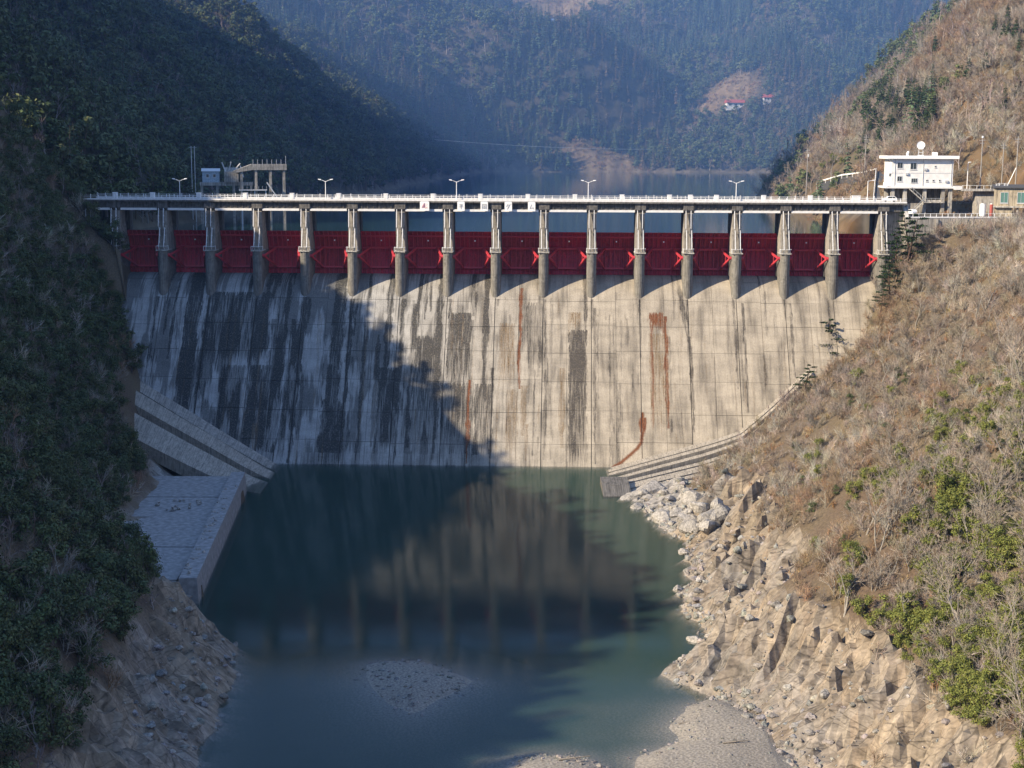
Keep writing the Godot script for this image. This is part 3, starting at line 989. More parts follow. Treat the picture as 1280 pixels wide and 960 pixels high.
func build_dam() -> void:
	M.face = mat(Color.WHITE, 0.88, 0.0, 0.3)
	M.face.albedo_texture = stained_face()
	M.face.vertex_color_use_as_albedo = true
	M.face.texture_repeat = false
	M.face_plain = M.face
	M.pier_nose = grained(lin(0.24, 0.225, 0.195), streaky(), 0.09, 0.9, M.fine, 1.5)
	var dam := thing("dam", "concrete gravity dam with stained spillway face across the gorge", "dam", "", DAM)
	var core := MB.new()
	var out := PackedVector2Array([Vector2(-12, 30), Vector2(-12, 45.0)])
	for i in 10:
		var z := lerpf(-2.6, 12.6, i / 9.0)
		var q := Vector3(0, spill_y(z), z) - spill_n(z) * 0.28
		out.append(Vector2(q.z, q.y))
	var foot := Vector3(0, spill_y(44.0), 44.0) - spill_n(44.0) * 0.28
	out.append(Vector2(foot.z, foot.y))
	out.append(Vector2(-12, foot.y))
	core.prism(out, PIER0 - BAY - 12.0, PIER0 + 15 * BAY + 4.0)
	put("core", core, M.joint, dam)
	var sp := Node3D.new()
	sp.name = "spillway_face"
	dam.add_child(sp)
	var rows := [-2.4, 4.9, 10.6, 15.2, 19.8, 25.0, 30.2, 35.4, 42.5]
	for i in 33:
		var s0 := PIER0 - BAY + (i - 0.5) * BAY * 0.5 + BAY * 0.25
		var s1 := s0 + BAY * 0.5
		var ga := 0.09 if i % 2 == 0 else 0.035
		var gb := 0.035 if i % 2 == 0 else 0.09
		if i == 32: s1 += 3.0
		for k in 8:
			var lift := 0.35 * (((i / 3) * 7 + k * 3) % 5 - 2) * 0.4
			var za: float = rows[k] + (lift if k > 0 else 0.0)
			var zb: float = rows[k + 1] + (0.35 * (((i / 3) * 7 + (k + 1) * 3) % 5 - 2) * 0.4 if k < 7 else 0.0)
			put("concrete_panel", panel(s0 + ga, s1 - gb, za + 0.02, zb - 0.02, r(-0.035, 0.035), r(0.90, 1.0)), M.face, sp)
	for i in range(-1, 16):
		pier(dam, PIER0 + BAY * i, true)
	pier(dam, PIER0 - BAY - 7.0, true)
	var ab := MB.new()
	ab.span(Vector3(PIER0 + BAY * 15 + 1.35, 24.0, -8.0), Vector3(PIER0 + BAY * 15 + 7.0, 65.85, 5.5))
	put("abutment", ab, M.concrete, dam)
	var al := MB.new()
	al.span(Vector3(PIER0 - BAY - 16.0, 24.0, -6.0), Vector3(PIER0 - BAY - 8.4, 65.85, 5.0))
	put("abutment", al, M.concrete, dam)
	# road deck
	var L := PIER0 - BAY - 9.0
	var Rr := PIER0 + BAY * 15 + 6.0
	var deck := Node3D.new()
	deck.name = "deck"
	dam.add_child(deck)
	var slab := MB.new()
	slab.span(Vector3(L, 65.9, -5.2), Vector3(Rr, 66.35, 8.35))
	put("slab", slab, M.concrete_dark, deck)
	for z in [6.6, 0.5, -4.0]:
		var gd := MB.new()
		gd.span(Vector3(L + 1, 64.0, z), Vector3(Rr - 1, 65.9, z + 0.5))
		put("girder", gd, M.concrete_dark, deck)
	for i in range(-1, 16):
		var a := PIER0 + BAY * (i - 1) + 1.5
		var b := PIER0 + BAY * i - 1.5
		if i == -1: a = PIER0 - BAY - 5.5
		if i == -1: b = PIER0 - BAY - 1.5
		if b < a: continue
		var fl := MB.new()
		fl.span(Vector3(a, 63.55, 6.2), Vector3(b, 64.15, 7.7))
		put("bottom_flange", fl, M.white, deck)
		for q in 6:                          # stiffening ribs of the girder
			var stf := MB.new()
			var x := lerpf(a + 1.0, b - 1.0, q / 5.0)
			stf.span(Vector3(x - 0.1, 64.15, 7.1), Vector3(x + 0.1, 65.9, 7.45))
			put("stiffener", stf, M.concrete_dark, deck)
	for z in [8.0, -5.1]:
		var kerb := MB.new()
		kerb.span(Vector3(L, 66.35, z), Vector3(Rr, 66.75, z + 0.3))
		put("parapet", kerb, M.white, deck)
		for y in [67.2, 67.55]:
			var tr := MB.new()
			tr.bar(Vector3(L, y, z + 0.15), Vector3(Rr, y, z + 0.15), 0.06, 0.06)
			put("rail", tr, M.bright, deck)
		var x := L + 0.4
		while x < Rr:
			var po := MB.new()
			po.span(Vector3(x - 0.07, 66.75, z + 0.08), Vector3(x + 0.07, 67.62 + (0.25 if int(x) % 3 == 0 else 0.0), z + 0.22))
			put("post", po, M.bright, deck)
			x += 2.17
	# gates
	for i in range(0, 16):
		var a := PIER0 + BAY * (14 - i) + 1.32
		gate(a, a + BAY - 2.64, "red steel radial gate, %s counted from the white control building" % ordinal(i))
	gate(PIER0 - BAY - 5.68, PIER0 - BAY - 1.32, "narrow red steel gate in the short bay by the shaded bank")
	# white hoist cabinets on the road deck
	var px := [147, 193.5, 251, 309, 367, 425, 483.5, 542, 601, 660, 718.5, 777, 836, 862, 894.5, 953, 1011, 1068]
	var nth := 0
	for i in range(px.size() - 1, -1, -1):
		var s: float = (px[i] - 640.0) / 1855.0 * 405.0
		s = s / (1.0 + s * 0.035 / 411.0)
		var c := thing("hoist_cabinet", "white steel cabinet on the dam deck, %s from the control building" % (ordinal(nth) if nth < 17 else "eighteenth"), "cabinet", "cabinets along the dam deck", DAM * Transform3D(Basis(), Vector3(s, 66.35, 6.6)))
		nth += 1
		var wide := 1.15 if i != px.size() - 1 else 2.2
		var b := MB.new()
		b.span(Vector3(-wide / 2, 0.12, -0.5), Vector3(wide / 2, 1.85, 0.5))
		put("body", b, M.bright, c)
		var pl := MB.new()
		pl.span(Vector3(-wide / 2 - 0.06, 0, -0.56), Vector3(wide / 2 + 0.06, 0.12, 0.56))
		put("plinth", pl, M.concrete, c)
		var lid := MB.new()
		lid.span(Vector3(-wide / 2 - 0.08, 1.85, -0.6), Vector3(wide / 2 + 0.08, 1.95, 0.6))
		put("lid", lid, M.bright, c)
		var dr := MB.new()
		dr.span(Vector3(-wide / 2 + 0.12, 0.25, 0.5), Vector3(wide / 2 - 0.12, 1.7, 0.54))
		put("door", dr, M.white, c)
	# twin-arm lamp posts
	var lamps := [[918, "first"], [734, "second"], [569, "third"], [404, "fourth"], [219, "fifth"]]
	for l in lamps:
		var s: float = (l[0] - 640.0) / 1855.0 * 412.0
		var t := thing("deck_lamp", "white twin-arm lamp post on the dam deck, %s from the control building" % l[1], "lamp post", "lamp posts along the dam deck", DAM * Transform3D(Basis(), Vector3(s, 66.35, -3.9)))
		var po := MB.new()
		po.tube(Vector3.ZERO, Vector3(0, 5.0, 0), 0.13, 0.09, 8)
		put("pole", po, M.bright, t)
		for sd in [-1.0, 1.0]:
			var ar := MB.new()
			ar.tube(Vector3(0, 4.8, 0), Vector3(sd * 0.7, 5.15, 0), 0.075, 0.07, 6)
			ar.tube(Vector3(sd * 0.7, 5.15, 0), Vector3(sd * 1.35, 5.35, 0), 0.07, 0.06, 6)
			put("bracket", ar, M.bright, t)
			var hd := MB.new()
			hd.tube(Vector3(sd * 1.3, 5.36, 0), Vector3(sd * 2.1, 5.5, 0), 0.17, 0.11, 8)
			put("lamp_head", hd, M.bright, t)
	# name plates on the parapet
	var chars := {
		"flat": [[0.2, 0.85, 0.8, 0.85], [0.08, 0.45, 0.92, 0.45], [0.5, 0.85, 0.5, 0.05], [0.28, 0.76, 0.38, 0.56], [0.72, 0.76, 0.62, 0.56]],
		"hill": [[0.12, 0.9, 0.12, 0.05], [0.12, 0.9, 0.88, 0.9], [0.88, 0.9, 0.88, 0.05], [0.35, 0.8, 0.42, 0.66], [0.65, 0.8, 0.58, 0.66], [0.25, 0.6, 0.75, 0.6], [0.5, 0.6, 0.5, 0.2], [0.3, 0.45, 0.3, 0.2], [0.7, 0.45, 0.7, 0.2], [0.3, 0.2, 0.7, 0.2]],
		"da": [[0.4, 0.92, 0.15, 0.5], [0.36, 0.8, 0.75, 0.8], [0.75, 0.8, 0.3, 0.05], [0.34, 0.56, 0.62, 0.42], [0.8, 1.0, 0.85, 0.88], [0.92, 1.0, 0.97, 0.88]],
		"mu": [[0.5, 0.9, 0.2, 0.2], [0.2, 0.2, 0.8, 0.25], [0.65, 0.5, 0.88, 0.1]],
		"logo": [[0.12, 0.2, 0.45, 0.85], [0.3, 0.2, 0.5, 0.6], [0.45, 0.85, 0.5, 0.2], [0.55, 0.8, 0.9, 0.65], [0.55, 0.6, 0.88, 0.42], [0.6, 0.4, 0.9, 0.2], [0.5, 0.2, 0.9, 0.2], [0.15, 0.45, 0.3, 0.45]],
	}
	for a in [[531.5, 2.5, "logo", "square white plate with a red emblem on the dam parapet"], [577, 2.0, "flat", "white plate bearing the first character of the dam name on parapet"], [606, 2.0, "hill", "white plate bearing the second character of the dam name on parapet"], [636, 2.0, "da", "white plate bearing the third character of the dam name on parapet"], [665, 2.0, "mu", "white plate bearing the fourth character of the dam name on parapet"]]:
		var s: float = (a[0] - 640.0) / 1855.0 * 403.0
		var wide: float = a[1]
		var t := thing("name_plate", a[3], "sign", "plates on the dam parapet", DAM * Transform3D(Basis(), Vector3(s, 63.75, 8.36)))
		var b := MB.new()
		b.span(Vector3(-wide / 2, 0, 0.02), Vector3(wide / 2, 2.45, 0.09))
		put("board", b, M.bright, t)
		var brk := MB.new()
		brk.span(Vector3(-wide / 2 + 0.2, 2.2, -0.06), Vector3(wide / 2 - 0.2, 2.7, 0.02))
		put("hanger", brk, M.galv, t)
		var ch := MB.new()
		var sz: float = wide * 0.78
		for q in chars[a[2]]:
			ch.bar(Vector3((q[0] - 0.5) * sz, 0.42 + q[1] * sz, 0.1), Vector3((q[2] - 0.5) * sz, 0.42 + q[3] * sz, 0.1), 0.15 if a[2] != "logo" else 0.2, 0.03)
		put("emblem" if a[2] == "logo" else "character", ch, M.sign_red if a[2] == "logo" else M.dark, t)

# ---------------------------------------------------------------- aprons, terrace
func build_aprons() -> void:
	# sunlit side: a fan of long concrete slabs along the foot of the rock, each a step of its own
	var ap := thing("side_apron", "pale ribbed concrete apron sloping down to the pool beside washed boulders", "apron")
	var n := 9
	for i in n:
		var t0 := float(i) / n
		var t1 := float(i + 1) / n
		var b := MB.new()
		var hop := 0.55 * sin(i * 2.1) + (0.25 if i % 2 == 0 else -0.2)
		var k := 14
		for j in k:
			var u0 := float(j) / k
			var u1 := float(j + 1) / k
			var a := apron_r(u0, t0 + 0.012, hop)
			var c := apron_r(u1, t0 + 0.012, hop)
			var d := apron_r(u1, t1 - 0.02, hop)
			var e := apron_r(u0, t1 - 0.02, hop)
			var dn := Vector3(0, -2.4, 0)
			b.quad(a, c, d, e)
			b.quad(a + dn, c + dn, c, a)
			b.quad(e, d, d + dn, e + dn)
			if j == 0: b.quad(e + dn, a + dn, a, e)
		put("slab", b, M.apron, ap)
	var end := MB.new()
	var q := apron_r(0.0, 0.0, 0.0)
	end.prism(PackedVector2Array([Vector2(-338.0, -2.0), Vector2(-338.0, 0.15), Vector2(-343.0, 1.7), Vector2(-352.0, 1.7), Vector2(-352.0, -2.0)]), 21.5, 28.0)
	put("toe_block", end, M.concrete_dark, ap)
	# shaded side: two slabs with a dark drain between them, ending in a point at the pool
	var al := thing("side_apron", "grey concrete training apron in shade running down to a point in the pool", "apron")
	for w in [[0.00, 0.26, -0.4, 1], [0.265, 0.36, -2.2, 2], [0.365, 0.60, 1.0, 0], [0.605, 0.70, -1.8, 2], [0.705, 1.1, 0.6, 0]]:
		var b := MB.new()
		var k := 12
		for j in k:
			var u0 := float(j) / k
			var u1 := float(j + 1) / k
			var a := apron_l(u0, w[0], w[2])
			var c := apron_l(u1, w[0], w[2])
			var d := apron_l(u1, w[1], w[2])
			var e := apron_l(u0, w[1], w[2])
			var dn := Vector3(0, -3.4, 0)
			b.quad(e, d, c, a)
			b.quad(c, d, d + dn, c + dn) if j == k - 1 else b.quad(a, c, c + dn, a + dn)
			b.quad(e + dn, d + dn, d, e)
			if j == 0: b.quad(a, e, e + dn, a + dn)
		put("drain" if w[3] == 2 else "slab", b, [M.apron, M.concrete, M.joint][w[3]], al)
	var post := MB.new()
	var pp := apron_l(0.0, 0.99, 1.2)
	post.span(pp + Vector3(-1.6, -8.0, -1.0), pp + Vector3(-0.3, 10.0, 1.0))
	put("end_wall", post, M.concrete_pale, al)
	# terrace with its thick wall along the pool
	var te := thing("river_terrace", "cracked flat concrete terrace with a thick wall along the shaded shore", "terrace")
	var tp := PackedVector2Array([Vector2(-66.5, -343), Vector2(-60.5, -262), Vector2(-60.0, -247), Vector2(-68, -239), Vector2(-76, -250), Vector2(-88, -300), Vector2(-92, -350)])
	var cells := [[-343, -322, 0.0], [-321.9, -300, -0.12], [-299.9, -280, 0.05], [-279.9, -258, -0.1], [-257.9, -240, -0.35]]
	for c in cells:
		var b := MB.new()
		var piece := Geometry2D.intersect_polygons(tp, PackedVector2Array([Vector2(-120, c[0]), Vector2(-20, c[0]), Vector2(-20, c[1]), Vector2(-120, c[1])]))
		for pc in piece:
			plan_block(b, pc, -3.0, 3.5 + c[2])
		put("floor_slab", b, M.terrace, te)
	var wl := MB.new()
	wl.prism(PackedVector2Array([Vector2(-2.0, -4.0), Vector2(1.6, -4.0), Vector2(1.2, 4.7), Vector2(-2.0, 4.7)]), -44.0, 44.0)
	var wo := put("river_wall", wl, M.terrace, te)
	var a := Vector3(-64.2, 0, -342.0)
	var bb := Vector3(-57.2, 0, -255.0)
	var dir := (bb - a).normalized()
	wo.transform = Transform3D(Basis(-dir, Vector3.UP, (-dir).cross(Vector3.UP)), (a + bb) * 0.5)
	for i in 60:                       # broken lumps along the crest of the wall and by the crack in the floor
		var t := r(0.15, 0.98)
		var lump := rubble(r(0.25, 0.6))
		var o := put("rubble", lump, M.rock, te)
		if i < 44: o.position = a.lerp(bb, t) + Vector3(r(-1.8, 0.6), 4.75, r(-1, 1))
		else: o.position = Vector3(-74 + r(-4, 6), 3.75, -313 + r(-6, 5))
		o.rotation.y = r(0, TAU)

func apron_r(u: float, t: float, hop: float) -> Vector3:       # u from the pool up the bank, t from the downstream edge to the dam
	var x := lerpf(24.0, 78.0, u)
	var y := 0.26 * (x - 25.0) + (0.35 * pow(maxf(0.0, x - 58.0), 1.12))
	var yc := y
	y -= (1.0 - t) * 4.0 * minf(1.0, u * 2.2)
	var zdam := -411.0 + 12.6 + (37.18 - yc) / 1.4 + x * 0.035
	var zlow := -339.0 - 30.0 * u
	return Vector3(x, y + hop * (0.55 + 0.45 * sin(u * 3.0)), lerpf(zlow, zdam - 0.8, t))

func apron_l(u: float, t: float, hop: float) -> Vector3:       # u from high on the bank down to the pool, t from the dam outward
	var x := lerpf(-106.0, -59.5, u)
	var y := 0.53 * (-60.5 - x)
	var zdam := -411.0 + 12.6 + (37.18 - y) / 1.4 + x * 0.035
	var zlow := zdam + lerpf(20.0, 29.0, u)
	return Vector3(x, y + hop * minf(1.0, 0.35 + (1.0 - u) * 2.0) - t * 11.0 * pow(1.0 - u, 0.7), lerpf(zdam - 1.0, zlow, t))

func rubble(size: float) -> MB:
	var b := MB.new()
	stone(b, size, rng.randi())
	return b

func stone(b: MB, size: float, sd: int) -> void:       # an angular boulder: a cut, noisy ball
	var f := FastNoiseLite.new()
	f.seed = sd
	f.frequency = 0.9
	f.fractal_octaves = 2
	var nu := 14
	var nv := 8
	var cuts := []
	var sq := Vector3(r(0.7, 1.35), r(0.5, 0.85), r(0.7, 1.35))
	for i in 9:
		cuts.append([Vector3(r(-1, 1), r(-0.3, 1), r(-1, 1)).normalized(), r(0.5, 0.85)])
	var pts := []
	for j in nv + 1:
		for i in nu:
			var th := PI * j / nv
			var ph := TAU * i / nu
			var q := Vector3(sin(th) * cos(ph), cos(th), sin(th) * sin(ph))
			var rad := 1.0 + 0.35 * f.get_noise_3d(q.x, q.y, q.z)
			for c in cuts:
				var dd: float = q.dot(c[0])
				if dd > 0.01: rad = minf(rad, c[1] / dd)
			pts.append(Vector3(q.x * rad, q.y * rad, q.z * rad) * sq * size)
	var k := r(0.8, 1.0)
	for j in nv:
		for i in nu:
			var a: Vector3 = pts[j * nu + i]
			var c: Vector3 = pts[j * nu + (i + 1) % nu]
			var d: Vector3 = pts[(j + 1) * nu + (i + 1) % nu]
			var e: Vector3 = pts[(j + 1) * nu + i]
			b.col = Color(0.60 * k, 0.56 * k, 0.50 * k)
			b.quad(a, c, d, e)
# ---------------------------------------------------------------- buildings, walls, poles
func window_on(parent: Node3D, x: float, y: float, z: float, w: float, h: float, glass: Material, bars: int) -> void:     # in a wall that faces +z
	var wn := Node3D.new()
	wn.name = "window"
	parent.add_child(wn, true)
	wn.position = Vector3(x, y, z)
	var p := MB.new()
	p.span(Vector3(-w / 2, -h / 2, 0.01), Vector3(w / 2, h / 2, 0.03))
	put("pane", p, glass, wn)
	var f := MB.new()
	for s in [-1.0, 1.0]:
		f.span(Vector3(s * w / 2 - 0.06, -h / 2 - 0.06, 0.0), Vector3(s * w / 2 + 0.06, h / 2 + 0.06, 0.1))
		f.span(Vector3(-w / 2 + 0.06, s * h / 2 - 0.06, 0.0), Vector3(w / 2 - 0.06, s * h / 2 + 0.06, 0.1))
	for i in bars:
		var bx := lerpf(-w / 2, w / 2, (i + 1.0) / (bars + 1.0))
		f.span(Vector3(bx - 0.04, -h / 2 + 0.06, 0.0), Vector3(bx + 0.04, h / 2 - 0.06, 0.085))
	put("frame", f, M.galv, wn)
	var s2 := MB.new()
	s2.span(Vector3(-w / 2 - 0.12, -h / 2 - 0.16, 0.0), Vector3(w / 2 + 0.12, -h / 2 - 0.065, 0.18))
	put("sill", s2, M.white, wn)

func build_control_house() -> void:
	# wall face at d = 428: x 109.6 .. 128, two white storeys on tall concrete legs
	var y0 := 62.4
	var c := thing("control_building", "white two-storey control building on tall concrete legs with dish on roof", "building", "", Transform3D(Basis(Vector3.UP, deg_to_rad(-3)), Vector3(117.8, y0, -434.0)))
	var W := 17.4
	var fl := 7.2
	var top := 15.6
	var b := MB.new()
	b.span(Vector3(-W / 2, fl + 0.5, -6.0), Vector3(W / 2, top, 5.0))
	put("wall", b, M.white, c)
	var f := MB.new()
	f.span(Vector3(-W / 2 - 1.6, fl, -6.3), Vector3(W / 2 + 0.3, fl + 0.5, 5.6))
	put("floor_slab", f, M.white, c)
	var bal := MB.new()
	bal.span(Vector3(W / 2 + 0.3, fl - 0.35, 1.0), Vector3(W / 2 + 2.6, fl + 0.7, 5.8))
	put("side_landing", bal, M.white, c)
	for x in [-W / 2 + 0.9, 0.2, W / 2 - 0.5]:
		var dp := MB.new()
		dp.tube(Vector3(x, fl + 0.5, 5.09), Vector3(x, top, 5.09), 0.08, 0.08, 6)
		put("downpipe", dp, M.galv, c)
	for q in [[-4.4, 11.3], [6.9, 9.2], [0.9, 12.6]]:
		var ac := MB.new()
		ac.span(Vector3(q[0] - 0.4, q[1] - 0.3, 5.0), Vector3(q[0] + 0.4, q[1] + 0.3, 5.4))
		put("cooling_unit", ac, M.galv, c)
	var bal2 := MB.new()
	bal2.span(Vector3(-W / 2 - 1.5, fl + 0.5, 1.0), Vector3(-W / 2 - 1.4, fl + 1.6, 5.4))
	bal2.span(Vector3(-W / 2 - 1.4, fl + 4.2, 2.0), Vector3(-W / 2, fl + 4.4, 5.0))
	put("balcony", bal2, M.bright, c)
	var band := MB.new()
	band.span(Vector3(-W / 2 - 0.02, fl + 4.25, 5.0), Vector3(W / 2 + 0.02, fl + 4.4, 5.03))
	put("string_course", band, M.galv, c)
	var rf := Node3D.new()
	rf.name = "roof"
	c.add_child(rf)
	var ro := MB.new()
	ro.span(Vector3(-W / 2 - 1.4, top, -7.2), Vector3(W / 2 + 1.3, top + 0.85, 6.3))
	put("eave_slab", ro, M.bright, rf)
	var vent := MB.new()
	vent.tube(Vector3(-3.6, top + 0.85, 1.0), Vector3(-3.6, top + 1.75, 1.0), 0.35, 0.35, 8)
	vent.tube(Vector3(-3.6, top + 1.75, 1.0), Vector3(-3.2, top + 1.95, 1.0), 0.4, 0.2, 8)
	put("roof_vent", vent, M.bright, rf)
	var bx := MB.new()
	bx.span(Vector3(3.6, top + 0.85, 0.0), Vector3(4.9, top + 1.85, 1.3))
	put("roof_box", bx, M.bright, rf)
	for w in [[-6.4, 13.7, 1.5, 1.6, 1], [-2.6, 13.5, 1.7, 1.8, 1], [-6.4, 9.9, 1.3, 1.4, 1], [-2.2, 9.4, 1.7, 1.25, 2], [1.4, 9.4, 0.5, 0.5, 0], [3.2, 9.4, 0.5, 0.5, 0], [5.0, 9.4, 0.5, 0.5, 0], [3.6, 13.4, 0.45, 0.45, 0]]:
		window_on(c, w[0], w[1], 5.0, w[2], w[3], M.glass, w[4])
	for x in [-W / 2 + 0.6, -4.6, 1.0, 6.2, W / 2 - 0.4]:
		for z in [4.3, -4.8]:
			var leg := MB.new()
			leg.span(Vector3(x - 0.5, 0, z - 0.5), Vector3(x + 0.5, fl, z + 0.5))
			put("leg", leg, M.concrete_pale if x != 6.2 else M.concrete, c)
	var tie := MB.new()
	tie.span(Vector3(-W / 2 + 1.1, 3.2, 4.0), Vector3(-5.1, 3.9, 4.6))
	tie.span(Vector3(1.5, 3.2, 4.0), Vector3(5.7, 3.9, 4.6))
	put("tie_beam", tie, M.concrete_pale, c)
	var back := MB.new()
	back.span(Vector3(-W / 2, 0, -5.2), Vector3(W / 2, fl, -4.9))
	put("back_wall", back, M.concrete, c)
	var low := MB.new()
	low.span(Vector3(-4.0, 0, 3.6), Vector3(0.4, 2.9, 4.0))
	put("screen_wall", low, M.concrete, c)
	var sh := MB.new()
	sh.span(Vector3(-W / 2 + 1.1, 0.1, 3.0), Vector3(-5.1, 2.9, 3.1))
	put("shutter", sh, M.glass, c)
	var st := Node3D.new()
	st.name = "outside_stair"
	c.add_child(st)
	for q in [[-3.6, 7.0, 0.6, 3.4], [0.6, 3.3, -2.6, 0.2]]:
		var s := MB.new()
		s.bar(Vector3(q[0], q[1], 5.6), Vector3(q[2], q[3], 5.6), 0.9, 0.25)
		put("flight", s, M.concrete_pale, st)
		var h := MB.new()
		h.bar(Vector3(q[0], q[1] + 1.0, 6.05), Vector3(q[2], q[3] + 1.0, 6.05), 0.09, 0.09)
		for i in 5:
			var p := Vector3(q[0], q[1], 6.05).lerp(Vector3(q[2], q[3], 6.05), i / 4.0)
			h.bar(p, p + Vector3(0, 1, 0), 0.06, 0.06)
		put("handrail", h, M.galv, st)
	var lnd := MB.new()
	lnd.span(Vector3(0.4, 3.1, 4.9), Vector3(6.0, 3.35, 6.1))
	put("landing", lnd, M.concrete_pale, st)
	var lr := MB.new()
	lr.bar(Vector3(0.5, 4.4, 6.05), Vector3(6.0, 4.4, 6.05), 0.07, 0.07)
	for i in 6: lr.bar(Vector3(0.5 + i * 1.1, 3.35, 6.05), Vector3(0.5 + i * 1.1, 4.4, 6.05), 0.05, 0.05)
	put("landing_rail", lr, M.galv, st)
	# dish aerial, a thing on the roof
	var t := thing("dish_aerial", "round white dish aerial on a frame above the control building roof", "dish", "", Transform3D(Basis(Vector3.UP, deg_to_rad(-12)), Vector3(118.2, y0 + top + 0.85, -434.0)))
	var fr := MB.new()
	for s in [-0.6, 0.6]:
		fr.bar(Vector3(s, 0, 0), Vector3(s, 2.2, 0), 0.14, 0.14)
		fr.bar(Vector3(s, 0, -1.2), Vector3(s, 2.0, 0), 0.12, 0.12)
	fr.bar(Vector3(-0.6, 0.9, 0), Vector3(0.6, 0.9, 0), 0.12, 0.12)
	fr.bar(Vector3(-0.9, 0.12, 0), Vector3(0.9, 0.12, 0), 0.2, 0.2)
	put("frame", fr, M.galv, t)
	var ds := MB.new()
	for i in 20:
		for k in 4:
			var ra := 1.15 * k / 4.0
			var rb := 1.15 * (k + 1) / 4.0
			var a0 := TAU * i / 20
			var a1 := TAU * (i + 1) / 20
			var P := func(rad: float, an: float) -> Vector3: return Vector3(cos(an) * rad - 0.1, 3.0 + sin(an) * rad, 0.25 + rad * rad * 0.28)
			if k > 0: ds.quad(P.call(ra, a0), P.call(rb, a0), P.call(rb, a1), P.call(ra, a1))
			else: ds.tri(P.call(0.0, 0.0), P.call(rb, a0), P.call(rb, a1))
	put("reflector", ds, M.bright, t)
	var fd := MB.new()
	fd.tube(Vector3(-0.1, 3.0, 0.25), Vector3(-0.1, 3.0, 1.1), 0.06, 0.06, 6)
	fd.tube(Vector3(-0.1, 3.0, 1.0), Vector3(-0.1, 3.0, 1.25), 0.16, 0.16, 8)
	put("feed_horn", fd, M.galv, t)

